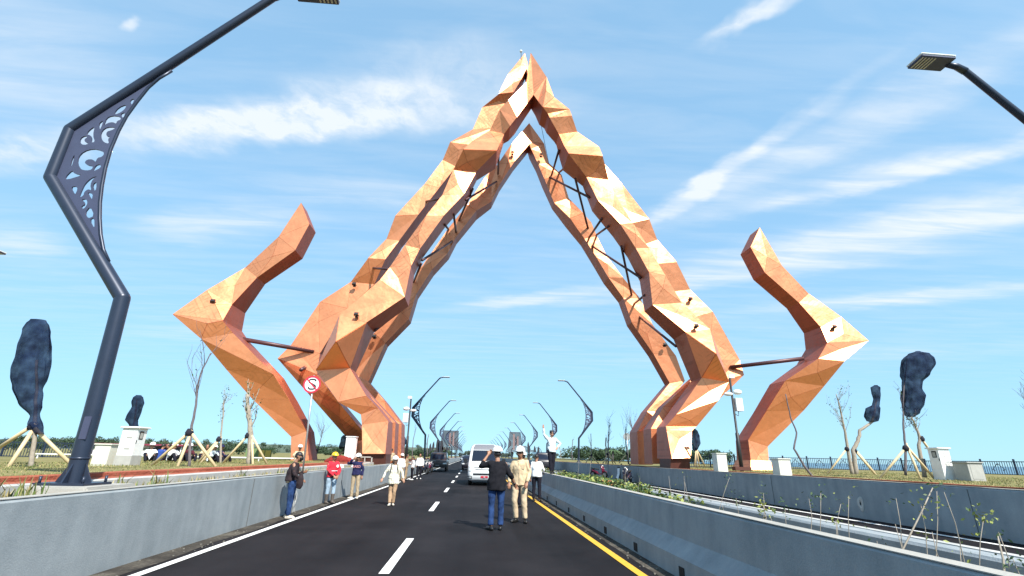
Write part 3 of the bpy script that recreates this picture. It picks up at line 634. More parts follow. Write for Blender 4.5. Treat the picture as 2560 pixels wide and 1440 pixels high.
# ------------------------------------------------------------------ no-stopping sign
SIGN_W = mat('sign_white', (0.80, 0.80, 0.80), 0.4, var=0.03); SIGN_R = mat('sign_red', (0.55, 0.03, 0.06), 0.4, var=0.05); SIGN_K = mat('sign_black', (0.015, 0.015, 0.018), 0.5)
GALV = mat('galvanised_steel', (0.42, 0.43, 0.43), 0.4, 0.6)
sign = thing('road_sign', 'round white no-stopping sign with red ring and crossed letter S', 'road sign', (-5.72, 18.0, 0.95))
tube('post', [(0, 0, -0.1), (-0.12, 0, 3.28)], 0.032, GALV, sign, 8)
SC = Vector((-0.13, -0.045, 2.95))
def disc(name, r0, r1, y, m, par, n=40):
    V = []; Fc = []
    for k in range(n):
        a = 2 * math.pi * k / n
        for rr in (r0, r1):
            for yy in (y, y + 0.006): V.append(SC + Vector((rr * math.cos(a), yy, rr * math.sin(a))))
    for k in range(n):
        a = 4 * k; b = 4 * ((k + 1) % n)
        Fc += [(a, a + 2, b + 2, b), (a + 3, a + 1, b + 1, b + 3), (a + 2, a + 3, b + 3, b + 2)]
    return pyd(name, V, Fc, m, par)
disc('face', 0.0005, 0.30, 0.0, SIGN_W, sign); disc('ring', 0.25, 0.31, -0.009, SIGN_R, sign)
def ribbon(name, pts, w, y, m, par):
    V = []; Fc = []
    for i, p in enumerate(pts):
        t = Vector(pts[min(i + 1, len(pts) - 1)]) - Vector(pts[max(i - 1, 0)]); t = Vector((t.x, t.y)).normalized()
        nx, nz = -t.y * w / 2, t.x * w / 2
        V += [SC + Vector((p[0] + nx, y, p[1] + nz)), SC + Vector((p[0] - nx, y, p[1] - nz))]
    for i in range(len(pts) - 1): Fc.append((2 * i, 2 * i + 1, 2 * i + 3, 2 * i + 2))
    return pyd(name, V, Fc, m, par)
S = [(0.13, 0.12)] + [(0.05 * math.cos(a) + 0.06, 0.05 * math.sin(a) + 0.13) for a in (0.3, 0.9, 1.57)] + [(-0.05 + 0.065 * math.cos(a), 0.115 + 0.065 * math.sin(a)) for a in (1.57, 2.2, 3.0, 3.9, 4.6)] + [(0.0, 0.02), (0.05 , -0.01)] + \
    [(0.06 + 0.075 * math.cos(a), -0.09 + 0.075 * math.sin(a)) for a in (1.2, 0.5, -0.2, -0.9, -1.57)] + [(-0.05 + 0.05 * math.cos(a), -0.115 + 0.05 * math.sin(a)) for a in (-1.57, -2.3, -3.0)] + [(-0.10, -0.09)]
ribbon('letter', S, 0.05, -0.006, SIGN_K, sign); ribbon('slash', [(-0.20, 0.20), (0.20, -0.20)], 0.04, -0.012, SIGN_R, sign)
bs = thing('road_sign', 'small round sign seen from behind beyond the right leg', 'road sign', (17.5, 56, 1.0))
tube('post', [(0, 0, 0), (0, 0, 3.0)], 0.045, GALV, bs, 8)
SC = Vector((0, 0.05, 3.0)); disc('face', 0.0005, 0.42, 0.0, GALV, bs)

# ------------------------------------------------------------------ camera poles
CREAM = mat('cream_box_paint', (0.62, 0.62, 0.55), 0.5, var=0.08); WBOX = mat('white_box_paint', (0.75, 0.76, 0.76), 0.45, var=0.06); GREYP = mat('grey_plaster', (0.36, 0.36, 0.34), 0.85)
def cctv(x, y, z, h, label, side):
    t = thing('camera_pole', label, 'camera pole', (x, y, z))
    tube('pole', [(0, 0, -0.05), (0, 0, h * 0.38), (0, 0, h * 0.385), (0, 0, h)], [0.11, 0.10, 0.065, 0.06], LAMP_BLACK, t, 10)
    box('cabinet', (0.30 * side, -0.05, h - 1.75), (0.42, 0.3, 0.75), WBOX, t, 0.015)
    tube('cable_loop', [(0.25 * side, -0.05, h - 2.12), (0.2 * side, -0.05, h - 2.4), (0.05 * side, -0.03, h - 2.3)], 0.02, LAMP_BLACK, t, 5)
    for k, (dx, dz, hh) in enumerate(((-0.28, 1.15, 0.14), (0.30, 1.02, 0.2))):
        bm = bmesh.new(); bmesh.ops.create_uvsphere(bm, u_segments=12, v_segments=8, radius=0.5, matrix=Matrix.Translation((dx * side, -0.12, h - dz)) @ Matrix.Diagonal((0.55, 0.35, hh * 1.6, 1)))
        from_bm('camera_housing', bm, WBOX, t, True)
    box('top_bracket', (0.1 * side, -0.03, h - 0.08), (0.34, 0.12, 0.22), WBOX, t, 0.02)
    box('bottom_box', (0.0, 0.0, 0.12), (0.95, 0.4, 0.2), PLINTH, t, 0.01)
    return t
cctv(15.4, 28.2, GL, 5.45, 'dark pole with white cameras and box beside the right wing', 1)
t2 = cctv(-5.35, 42.0, GL, 5.2, 'dark pole with a white box beside the left leg of the arch', -1)

# ------------------------------------------------------------------ utility pedestals
def taper_box(name, c, w, d, h, top, m, par, cap=0.0):
    V = []
    for z, k in ((0, 1.0), (h, top)):
        for sx, sy in ((-1, -1), (1, -1), (1, 1), (-1, 1)): V.append((c[0] + sx * w / 2 * k, c[1] + sy * d / 2 * k, c[2] + z))
    return pyd(name, V, [(0, 3, 2, 1), (4, 5, 6, 7), (0, 1, 5, 4), (1, 2, 6, 5), (2, 3, 7, 6), (3, 0, 4, 7)], m, par)
def tall_cabinet(x, y, z, side, label):
    """side: which flank (+1 right, -1 left) carries the meter window"""
    t = thing('utility_cabinet', label, 'cabinet', (x, y, z), 0, 'tall meter cabinets')
    taper_box('plinth', (0, 0, -0.1), 0.50, 0.50, 0.45, 0.97, GREYP if side > 0 else WBOX, t)
    b = taper_box('body', (0, 0, 0.35), 0.46, 0.46, 0.80, 1.0, WBOX, t)
    box('lid', (0, 0, 1.18), (0.60, 0.60, 0.06), WBOX, t, 0.02)
    box('meter_window', (side * 0.233, -0.02, 0.95), (0.012, 0.20, 0.25), SIGN_K, t, 0.004)
    box('meter', (side * 0.240, -0.02, 0.94), (0.008, 0.13, 0.17), GREYP, t)
    if side > 0:
        for zz in (0.55, 0.88): box('hinge', (0.03, -0.235, zz), (0.16, 0.014, 0.035), GREYP, t)
    box('lock', (side * 0.232, -0.19, 0.75), (0.01, 0.03, 0.10), SIGN_K, t)
    return t
def text_part(body, size, m, par, loc, rot, depth=0.004):
    cu = bpy.data.curves.new('txt', 'FONT'); cu.body = body; cu.size = size; cu.extrude = depth; cu.align_x = 'CENTER'; cu.align_y = 'CENTER'
    o = bpy.data.objects.new('tmp', cu)
    me = baked(o)
    bpy.data.objects.remove(o); bpy.data.curves.remove(cu)
    q = obj('lettering', me, m, par); q.location = loc; q.rotation_euler = rot
    return q
tall_cabinet(-10.75, 16.87, 1.05, 1, 'tall white meter cabinet on grey plinth on the left verge')
tr = tall_cabinet(18.6, 18.9, 1.02, -1, 'tall white meter cabinet with dark letter marks on the right verge')
text_part('L', 0.24, GREYP, tr, (0.0, -0.233, 0.93), (R(90), 0, 0)); text_part('@', 0.22, GREYP, tr, (0.02, -0.233, 0.62), (R(90), 0, 0))
def low_box(x, y, z, rz, w, h, label, m=CREAM):
    t = thing('utility_box', label, 'utility box', (x, y, z), rz, 'low cream utility boxes')
    taper_box('body', (0, 0, -0.1), w, w, h, 1.0, m, t); box('lid', (0, 0, h - 0.08), (w * 1.16, w * 1.16, 0.045), m, t, 0.012)
    box('door_panel', (0, -w / 2 - 0.004, h * 0.45), (w * 0.7, 0.008, h * 0.7), m, t)
    return t
low_box(-11.45, 16.9, 1.05, 0, 0.46, 0.74, 'low cream utility box beside the tall cabinet at left')
low_box(-6.7, 28.6, 1.0, 0, 0.5, 1.55, 'white column box between the left wing foot and the arch leg', WBOX)
low_box(12.45, 24.8, 1.05, 0, 0.5, 0.95, 'cream box behind the far wall near the right arch leg')
low_box(12.75, 20.2, 1.05, 0, 0.5, 0.72, 'cream box behind the far wall just right of the wing foot')
low_box(18.95, 18.2, 1.02, 0, 0.6, 0.74, 'low grey box next to the tall cabinet at right', GREYP)
blk = thing('concrete_block', 'pale hollow concrete blocks on the verge by the left leg', 'block', (-6.6, 31.2, 1.05))
for k in range(3):
    for q in range(2): box('rib_bar', (-0.45 + k * 0.4, 0, 0.06 + 0.3 * q), (0.38, 0.2, 0.06), CONC_TOP, blk)
for k in range(4): box('upright_bar', (-0.62 + k * 0.41, 0, 0.21), (0.05, 0.2, 0.26), CONC_TOP, blk)

# ------------------------------------------------------------------ wall drains
def drain(x, y, z, s, label, face=1):
    t = thing('drain_outlet', label, 'drain outlet', (x, y, z), 0, 'plastered drain outlets in the walls')
    V = []; Fc = []; n = 24
    for rr, dx in ((0.035, 0.0), (0.035, 0.012), (0.13, 0.012), (0.14, 0.0)):
        for k in range(n):
            a = 2 * math.pi * k / n; wob = 1 + 0.12 * math.sin(3 * a + 1) * (rr > 0.1)
            V.append((face * dx, rr * math.cos(a) * wob * 0.8 * s, rr * math.sin(a) * 1.35 * wob * s))
    for j in range(3):
        for k in range(n): Fc.append((j * n + k, j * n + (k + 1) % n, (j + 1) * n + (k + 1) % n, (j + 1) * n + k))
    pyd('plaster_collar', V, Fc, KERB, t, True)
    tube('pipe_mouth', [(face * 0.0, 0, 0), (face * 0.008, 0, 0)], 0.05 * s, DARK_HOLE, t, 14)
    if face == 1 or s > 1.5:
        V = [(face * 0.006, -0.05 * s, -0.1 * s), (face * 0.006, 0.05 * s, -0.1 * s), (face * 0.012, 0.10 * s, -z + 0.01), (face * 0.012, -0.11 * s, -z + 0.01)]
        pyd('plaster_runoff', V, [(0, 1, 2, 3) if face == 1 else (3, 2, 1, 0)], KERB, t)
    return t
drain(-4.915, 15.15, 0.34, 1.25, 'white plastered drain outlet low on the left wall beside the man in jeans')
drain(11.795, 15.0, 0.42, 1.1, 'small plastered drain outlet on the far wall at right', -1)
wp = thing('cement_sack', 'ragged white sheet leaning on the far wall between two scooters', 'sheet', (11.62, 40.1, 0.0))
V = [(-0.14, -0.30, 0.0), (-0.10, 0.42, 0.0), (0.05, 0.36, 0.42), (0.13, 0.50, 0.86), (0.14, -0.05, 0.90), (0.06, -0.16, 0.45)]
pyd('sheet', V + [(x + 0.03, y, z) for (x, y, z) in V], [(5, 4, 3, 2), (0, 5, 2, 1), (8, 9, 10, 11), (7, 8, 11, 6), (0, 1, 7, 6), (4, 10, 9, 3), (1, 2, 8, 7), (2, 3, 9, 8), (0, 6, 11, 5), (5, 11, 10, 4)], WBOX, wp)
box('wall_hole', (0.175, 0.28, 0.93), (0.01, 0.7, 0.12), DARK_HOLE, wp)

# ------------------------------------------------------------------ fences and stall
FENCE = mat('fence_navy_paint', (0.018, 0.03, 0.06), 0.5, 0.1)
def fence(x0, y0, x1, y1, z, n_panels, label, h=1.0):
    t = thing('picket_fence', label, 'fence', (x0, y0, z)); L = Vector((x1 - x0, y1 - y0, 0)); d = L.normalized()
    up = Vector((0, 0, 1)); Lp = L.length / n_panels; ang = math.atan2(d.y, d.x)
    q = Matrix.Rotation(ang, 3, 'Z').to_quaternion()
    post_me = None; pk_me = None
    for i in range(n_panels + 1):
        if post_me is None: o = box('post', (0, 0, h / 2 + 0.04), (0.10, 0.10, h + 0.16), FENCE, t, 0.01, q); post_me = o.data
        else: o = obj('post', post_me, None, t)
        o.location = d * Lp * i
    ra = box('rail', L / 2 + up * (h - 0.06), (L.length, 0.04, 0.05), FENCE, t, 0, q); box('rail', L / 2 + up * 0.12, (L.length, 0.04, 0.05), FENCE, t, 0, q)
    npk = int(Lp / 0.16)
    k = 0
    bmr = bmesh.new(); rest = 0
    for i in range(n_panels):
        for j in range(1, npk):
            p = d * (Lp * (i + j / npk))
            if k < 290:
                if pk_me is None: o = box('picket', (0, 0, h / 2), (0.03, 0.025, h - 0.05), FENCE, t, 0, q); pk_me = o.data
                else: o = obj('picket', pk_me, None, t)
                o.location = p; k += 1
            else: box_bm(bmr, p + up * h / 2, (0.03, 0.025, h - 0.05), q); rest += 1
        for sgn in (-1, 1):
            V = []
            a = d * (Lp * (i + 0.5)); b_ = a + d * sgn * 0.45
            tube('ornament', [a + up * h * 0.82, b_ + up * h * 0.42, a + d * sgn * 0.28 + up * h * 0.36], 0.03, FENCE, t, 4)
    if rest: stuff(from_bm('picket_run', bmr, FENCE, t))
    else: bmr.free()
    return t
fence(18.5, 43, 38.5, 43, 0.95, 9, 'navy picket fence along the sea behind the right wing', 1.05)
fence(38.5, 43, 38.5, 12, 0.9, 13, 'navy picket fence receding along the shore at the right edge', 1.05)
fence(-46, 34, -22, 34, 0.95, 10, 'dark picket fence in front of the trees at the far left', 1.0)
MAROON = mat('maroon_awning', (0.22, 0.03, 0.06), 0.6); TENT = mat('tent_cloth', (0.62, 0.58, 0.62), 0.8)
for i, (x, y) in enumerate(((-40.2, 60), (-34.6, 60))):
    st = thing('market_stall', ['white framed stall with maroon awning behind the tall left cabinet', 'maroon roofed stall right of the white framed one'][i], 'stall', (x, y, 0.95)); st.scale = (1.25, 1.1, 0.62)
    pf = WBOX
    for sx in (-1.9, 1.9):
        for sy in (-1, 1): tube('post', [(sx + (0.35 if sx < 0 else 0), sy, 2.1), (sx, sy, -0.05)], 0.06, pf, st, 6)
    bm = bmesh.new(); box_bm(bm, (0, 0, 2.0), (4.3, 2.6, 0.1)); from_bm('roof', bm, MAROON, st); box('fascia', (0, -1.32, 1.9), (4.34, 0.04, 0.26), MAROON, st)
    V = []; n = 12
    for k in range(n + 1):
        a = math.pi * k / n
        for yy in (-1.1, 1.0): V.append((0.2 + 1.4 * math.cos(a), yy - 0.25, 1.5 + 0.28 * math.sin(a)))
    pyd('canopy', V, [(2 * k, 2 * k + 1, 2 * k + 3, 2 * k + 2) for k in range(n)], TENT, st)
    box('counter', (0, -0.9, 0.45), (3.4, 0.5, 0.9), TENT, st, 0.02); box('back_board', (0, 0.95, 1.0), (3.6, 0.04, 1.6), mat('stall_back', (0.22, 0.22, 0.30), 0.8), st)
    for zz in (1.15, 1.45): box('shelf', (-1.0, -1.0, zz), (1.4, 0.06, 0.05), pf, st)
G = mat('green_tarp', (0.16, 0.24, 0.10), 0.8); YL = mat('yellow_tarp', (0.6, 0.45, 0.1), 0.8)
gb = thing('display_board', 'green board with yellow panels left of the wing foot', 'board', (-17.0, 42, 0.95))
box('board', (0, 0, 0.5), (2.0, 0.08, 0.8), G, gb, 0.01)
for k in range(2): box('panel', (0.25 + 0.5 * k, -0.06, 0.5), (0.42, 0.03, 0.55), YL, gb)
for sx in (-0.8, 0.8): box('leg', (sx, 0.05, 0.05), (0.06, 0.06, 0.3), GALV, gb)
wr_ = thing('guard_rail', 'white rail behind the staked trees at left', 'rail', (-22, 30, 0.95))
box('rail', (5, 0, 0.32), (14, 0.05, 0.06), WBOX, wr_)
for k in range(8): box('post', (-1.9 + k * 1.97, 0.04, 0.14), (0.05, 0.05, 0.4), WBOX, wr_)

# ------------------------------------------------------------------ slatted sculptures far along the road
SLAT = mat('sculpture_brown_steel', (0.05, 0.03, 0.03), 0.55, 0.1); SLAT_L = mat('sculpture_inner_panel', (0.22, 0.15, 0.15), 0.7); POSTC = mat('sculpture_post', (0.02, 0.02, 0.03), 0.6)
def sculpture(root, prof, z0, z1, ns, posts, inner, rows2):
    for k in range(ns):
        f = k / (ns - 1); z = z0 + (z1 - z0) * f; a, b = prof(f)
        box('slat', ((a + b) / 2, 0, z), (b - a, 1.2, 0.2), SLAT, root)
    for (a, b, z) in rows2: box('slat', ((a + b) / 2, 0, z), (b - a, 1.0, 0.2), SLAT, root)
    for (x, h) in posts: box('post', (x, 0.3, h / 2), (0.3, 0.3, h), POSTC, root)
    for (x, za, zb, w) in inner: box('inner_panel', (x, -0.6, (za + zb) / 2), (w, 0.05, zb - za), SLAT_L, root)
def leaf(root, x, z, h, w, tilt):
    V = []; n = 8
    for k in range(n + 1):
        f = k / n; ww = w * math.sin(math.pi * (0.08 + 0.9 * f)) ** 0.8
        cx = x + tilt * (f - 0.5) + 0.12 * math.sin(f * 5)
        for yy in (-0.08, 0.08): V += [(cx - ww, yy - 1.0, z + h * (f - 0.5)), (cx + ww, yy - 1.0, z + h * (f - 0.5))]
    Fc = []
    for k in range(n):
        a = 4 * k; b = a + 4
        Fc += [(a, a + 1, b + 1, b), (a + 3, a + 2, b + 2, b + 3), (a + 1, a + 3, b + 3, b + 1), (a + 2, a, b, b + 2)]
    return pyd('leaf_blade', V, Fc, POSTC, root)
sl = thing('slatted_sculpture', 'brown slatted tower sculpture with dark leaf blades left of the road', 'sculpture', (0, 140, GL))
sculpture(sl, lambda f: (-8.9 + (0.9 * max(0, f - 0.3)), -3.95), 2.2, 7.05, 17, [(-7.3, 2.2), (-5.6, 2.2), (-4.4, 2.2)], [(-6.3, 3.0, 6.5, 0.5), (-5.3, 3.2, 6.7, 0.4)], [(-9.6, -8.2, 2.6), (-9.7, -8.2, 3.0), (-9.5, -8.2, 3.4), (-9.3, -8.2, 3.8), (-9.1, -8.2, 4.2), (-11.6, -9.6, 2.5)])
for (x, z, h, w, ti) in ((-9.55, 2.6, 5.0, 0.42, 0.3), (-9.05, 2.3, 4.6, 0.4, 0.1), (-8.35, 3.0, 3.2, 0.4, 0.2), (-10.7, 2.9, 2.6, 0.3, 0.6), (-11.5, 2.3, 2.8, 0.3, 0.5), (-10.1, 1.0, 2.1, 0.4, 0.2), (-8.1, 2.2, 1.6, 0.25, 0.3)): leaf(sl, x, z, h, w, ti)
sr = thing('slatted_sculpture', 'brown slatted tower sculpture with spoked wheel right of the road', 'sculpture', (0, 140, GL))
sculpture(sr, lambda f: (9.7 + 0.5 * f, 14.2 - 0.9 * f), 1.9, 7.0, 17, [(10.2, 1.9), (11.1, 1.9), (15.5, 1.9)], [(11.4, 2.4, 6.6, 0.5), (12.5, 3.4, 6.0, 0.4)], [(9.5, 14.6, 1.9), (13.6, 17.4, 2.0), (13.6, 16.8, 2.35), (13.6, 16.2, 2.7), (13.6, 15.8, 3.05), (13.6, 15.0, 3.4)])
for (x, z, h, w, ti) in ((15.4, 3.0, 3.2, 0.32, 0.2), (17.2, 2.4, 2.4, 0.28, 0.2), (18.2, 2.4, 2.2, 0.26, 0.5)): leaf(sr, x, z, h, w, ti)
bm = bmesh.new()
wc = Vector((17.9, -1.1, 1.95))
V, Fc = tube_data([wc + Vector((1.15 * math.cos(2 * math.pi * k / 24), 0, 1.15 * math.sin(2 * math.pi * k / 24))) for k in range(25)], 0.07, 6)
for k in range(5): tube_data([wc, wc + Vector((1.15 * math.cos(2 * math.pi * k / 5 + .3), 0, 1.15 * math.sin(2 * math.pi * k / 5 + .3)))], 0.05, 5, True, V, Fc)
bm.free(); pyd('wheel', V, Fc, POSTC, sr, True)
# ------------------------------------------------------------------ people
def loft(V, Fc, pts, rads, n=14, side=Vector((1, 0, 0))):
    pts = [Vector(p) for p in pts]; base = len(V)
    for i, p in enumerate(pts):
        t = (pts[min(i + 1, len(pts) - 1)] - pts[max(i - 1, 0)])
        t = t.normalized() if t.length > 1e-6 else Vector((0, 0, 1))
        a = side - t * side.dot(t)
        a = a.normalized() if a.length > 0.05 else (Vector((0, 1, 0)) - t * t.y).normalized()
        b = t.cross(a)
        rx, ry = rads[i] if isinstance(rads[i], tuple) else (rads[i], rads[i])
        for k in range(n):
            an = 2 * math.pi * k / n
            V.append(p + a * rx * math.cos(an) + b * ry * math.sin(an))
    for i in range(len(pts) - 1):
        for k in range(n):
            k2 = (k + 1) % n
            Fc.append((base + i * n + k, base + i * n + k2, base + (i + 1) * n + k2, base + (i + 1) * n + k))
    Fc.append(tuple(base + k for k in reversed(range(n)))); Fc.append(tuple(base + (len(pts) - 1) * n + k for k in range(n)))
def fuse(name, V, Fc, voxel, material, parent, wrinkle=0.0, seed=0.0):
    """close overlapping lofts into one continuous skin"""
    me = bpy.data.meshes.new('tmp'); me.from_pydata([tuple(v) for v in V], [], Fc); me.update()
    bm = bmesh.new(); bm.from_mesh(me); bmesh.ops.recalc_face_normals(bm, faces=bm.faces); bm.to_mesh(me); bm.free()
    o = bpy.data.objects.new('tmp', me)
    md = o.modifiers.new('r', 'REMESH'); md.mode = 'VOXEL'; md.voxel_size = voxel; md.use_smooth_shade = True
    sm = o.modifiers.new('s', 'SMOOTH'); sm.factor = 0.5; sm.iterations = 2
    out = baked(o)
    bpy.data.objects.remove(o); bpy.data.meshes.remove(me)
    out.name = name
    if wrinkle:
        for v in out.vertices:
            p = v.co; q = Vector((p.x * 7 + seed, p.y * 7, p.z * 6 + p.x * 3))
            v.co = p + v.normal * wrinkle * (noise.noise(q) + 0.6 * noise.noise(q * 2.3))
    return obj(name, out, material, parent, True)
SKIN = mat('skin_brown', (0.30, 0.145, 0.085), 0.55, var=0.06); SKIN2 = mat('skin_tan', (0.42, 0.22, 0.14), 0.55, var=0.06)
HAIR = mat('black_hair', (0.012, 0.010, 0.010), 0.5); HELM_W = mat('white_helmet', (0.82, 0.82, 0.80), 0.25, var=0.03); HELM_Y = mat('yellow_helmet', (0.80, 0.50, 0.02), 0.3, var=0.04)
CL = {}
def cloth(name, c, rough=0.9, var=0.14): 
    return mat('cloth_' + name, c, rough, var=var, scale=6, bump=0.25, bscale=40, spec=0.15)
def check_cloth():
    if 'check' in MATS: return MATS['check']
    m = bpy.data.materials.new('cloth_check'); m.use_nodes = True; t = m.node_tree; b = t.nodes['Principled BSDF']; b.inputs['Roughness'].default_value = 0.9
    tcx = N(t, 'ShaderNodeTexCoord'); s = N(t, 'ShaderNodeSeparateXYZ'); t.links.new(tcx.outputs['Object'], s.inputs[0])
    fx = MATH(t, 'LESS_THAN', MATH(t, 'FRACT', MATH(t, 'MULTIPLY', s.outputs[0], 13.0)), 0.3); fz = MATH(t, 'LESS_THAN', MATH(t, 'FRACT', MATH(t, 'MULTIPLY', s.outputs[2], 13.0)), 0.3)
    f = MATH(t, 'MULTIPLY', MATH(t, 'ADD', fx, fz), 0.45)
    mx = N(t, 'ShaderNodeMix', data_type='RGBA'); t.links.new(f, mx.inputs[0]); mx.inputs[6].default_value = (0.74, 0.70, 0.58, 1); mx.inputs[7].default_value = (0.36, 0.33, 0.24, 1)
    t.links.new(mx.outputs[2], b.inputs['Base Color']); MATS['check'] = m
    return m
STAND = dict(pel=(0, 0, .95), wai=(0, 0, 1.08), che=(0, 0, 1.28), nek=(0, 0.01, 1.445), hed=(0, -0.02, 1.575),
             Lsh=(.185, 0, 1.395), Rsh=(-.185, 0, 1.395), Lel=(.245, .03, 1.12), Rel=(-.245, .03, 1.12), Lwr=(.255, -.04, .87), Rwr=(-.255, -.04, .87),
             Lhi=(.095, 0, .90), Rhi=(-.095, 0, .90), Lkn=(.11, -.015, .49), Rkn=(-.11, -.015, .49), Lan=(.12, .02, .085), Ran=(-.12, .02, .085), Lto=(.03, -1), Rto=(-.03, -1))
SIT = dict(pel=(0, 0.05, .14), wai=(0, 0.07, .26), che=(0, 0.03, .46), nek=(0, -0.02, .62), hed=(0, -0.06, .745), Lsh=(.18, 0, .575), Rsh=(-.18, 0, .575), Lel=(.26, -.12, .36), Rel=(-.26, -.12, .36), Lwr=(.16, -.33, .34), Rwr=(-.16, -.33, .34),
           Lhi=(.10, 0, .13), Rhi=(-.10, 0, .13), Lkn=(.22, -.36, .40), Rkn=(-.22, -.36, .40), Lan=(.15, -.50, .07), Ran=(-.15, -.50, .07), Lto=(.1, -1), Rto=(-.1, -1))
def hand(V, Fc, wr, el, fingers=True, curl=0.5, s=1.0, palm_n=None):
    wr = Vector(wr); d = (wr - Vector(el)).normalized()
    sd = d.cross(Vector((0, 1, 0)))
    if palm_n: sd = d.cross(Vector(palm_n))
    sd = sd.normalized() if sd.length > 0.1 else Vector((1, 0, 0)); nn = sd.cross(d)
    loft(V, Fc, [wr - d * .02, wr + d * .03, wr + d * .07, wr + d * .095], [(.026, .02), (.036, .019), (.041, .017), (.036, .014)], 10, sd)
    if not fingers: return
    for k, (off, ln) in enumerate(((-.029, .062), (-.010, .075), (.010, .07), (.028, .052))):
        b = wr + d * .088 + sd * off; bend = (d + nn * curl * 0.6).normalized(); bend2 = (d * 0.6 + nn * curl * 1.6).normalized()
        loft(V, Fc, [b - d * .015, b, b + bend * ln * .5, b + bend * ln * .5 + bend2 * ln * .5], [.0095, .0095, .009, .007], 6, sd)
    b = wr + d * .03 - sd * .032; td = (d * .7 - sd * .75 + nn * .3).normalized()
    loft(V, Fc, [b + sd * .015, b, b + td * .032, b + td * .032 + (d * .9 + nn * .3).normalized() * .028], [.012, .0125, .011, .008], 6, nn)
def person(label, loc, heading, height, pose, shirt, pants, shoe, head='helmet', skin=SKIN, sleeves='long', fat=1.0, extras=(), base=STAND, group=None, detail=True, long_hair=False, look=(0, 0), shirt_len=0.86, boots=None, name='person', curl=0.5, hatmat=None, faces=True):
    J = dict(base); J.update(pose); J = {k: (Vector(v) if len(v) == 3 else v) for k, v in J.items()}
    root = thing(name, label, 'person', loc, heading, group)
    s = height / 1.70; root.scale = (s, s, s)
    vox = 0.017 if detail else 0.026
    seed = random.random() * 50
    # --- body
    V = []; Fc = []
    hd = J['hed']; nk = J['nek']; hz_ = Matrix.Rotation(look[0], 3, 'Z'); hx = Matrix.Rotation(look[1], 3, 'X'); HR = hz_ @ hx
    H = lambda v: hd + HR @ Vector(v)
    loft(V, Fc, [H((0, -.035, -.115)), H((0, -.03, -.10)), H((0, -.022, -.06)), H((0, -.008, 0)), H((0, 0, .05)), H((0, .004, .09)), H((0, .004, .118))],
         [(.022, .018), (.045, .05), (.062, .08), (.073, .094), (.075, .096), (.058, .076), (.02, .03)], 16, HR @ Vector((1, 0, 0)))
    loft(V, Fc, [nk + Vector((0, .01, -.06)), nk + Vector((0, 0.005, 0)), H((0, .012, -.07))], [.062, .052, .05], 12)
    if detail:
        loft(V, Fc, [H((0, -.075, .015)), H((0, -.098, -.015)), H((0, -.118, -.038)), H((0, -.09, -.05))], [(.011, .01), (.012, .014), (.018, .014), (.014, .01)], 8, HR @ Vector((1, 0, 0)))
        for sg in (-1, 1): loft(V, Fc, [H((sg * .070, .01, -.005)), H((sg * .088, .02, -.002))], [(.014, .03), (.01, .028)], 8, Vector((0, 1, 0)))
    loft(V, Fc, [J['pel'] + Vector((0, 0, -.05)), J['pel'], J['wai'], J['che'], nk + Vector((0, 0, -.08))], [(.12, .085), (.13, .09), (.12, .085), (.13, .085), (.06, .05)], 14)
    for sd in 'LR':
        loft(V, Fc, [nk + (J[sd + 'sh'] - nk) * .4 + Vector((0, 0, -.10)), J[sd + 'sh'] + Vector((0, 0, -.03)), J[sd + 'sh'].lerp(J[sd + 'el'], .5), J[sd + 'el'], J[sd + 'el'].lerp(J[sd + 'wr'], .35), J[sd + 'wr']], [.04, .045, .042, .037, .038, .025], 10)
        hand(V, Fc, J[sd + 'wr'], J[sd + 'el'], detail, curl, 1.0, J.get(sd + 'pn'))
        loft(V, Fc, [J[sd + 'hi'], J[sd + 'hi'].lerp(J[sd + 'kn'], .4), J[sd + 'kn'], J[sd + 'kn'].lerp(J[sd + 'an'], .3), J[sd + 'an']], [.08, .072, .05, .05, .033], 10)
    fuse('body', V, Fc, 0.0088 if detail else 0.022, skin, root)
    # --- shirt
    V = []; Fc = []
    low = J['pel'].lerp(J['wai'], (shirt_len - .95) / .13) if shirt_len < 1.2 else J['wai']
    if base is SIT: low = J['pel'] + Vector((0, 0, -.03))
    f = fat
    loft(V, Fc, [low, J['pel'].lerp(J['wai'], .35), J['wai'], J['wai'].lerp(J['che'], .55), J['che'].lerp(nk, .25), nk + Vector((0, .005, -.075)), nk + Vector((0, .005, -.035))],
         [(.192 * f, .142 * f), (.182 * f, .134 * f), (.166 * f, .122 * f), (.178 * f, .125 * f), (.180, .116), (.140, .088), (.075, .068)], 18)
    for sd in 'LR':
        sh, el, wr = J[sd + 'sh'] + Vector((-.025 if sd == 'L' else .025, 0, -.035)), J[sd + 'el'], J[sd + 'wr']
        if sleeves == 'long': loft(V, Fc, [nk.lerp(sh, .35) + Vector((0, 0, -.05)), sh, sh.lerp(el, .5), el, el.lerp(wr, .5), el.lerp(wr, .93)], [.06, .070, .064, .054, .048, .042], 12)
        elif sleeves == 'mid': loft(V, Fc, [nk.lerp(sh, .35) + Vector((0, 0, -.05)), sh, sh.lerp(el, .5), el, el.lerp(wr, .4)], [.06, .070, .068, .062, .056], 12)
        else: loft(V, Fc, [nk.lerp(sh, .35) + Vector((0, 0, -.05)), sh, sh.lerp(el, .5), sh.lerp(el, .8)], [.06, .070, .07, .07], 12)
    fuse('shirt', V, Fc, vox, shirt, root, 0.019, seed)
    # --- trousers
    V = []; Fc = []
    loft(V, Fc, [J['pel'].lerp(J['wai'], .45), J['pel'], J['pel'] + Vector((0, 0, -.06))], [(.148 * f, .105 * f), (.165 * f, .118 * f), (.155, .11)], 16)
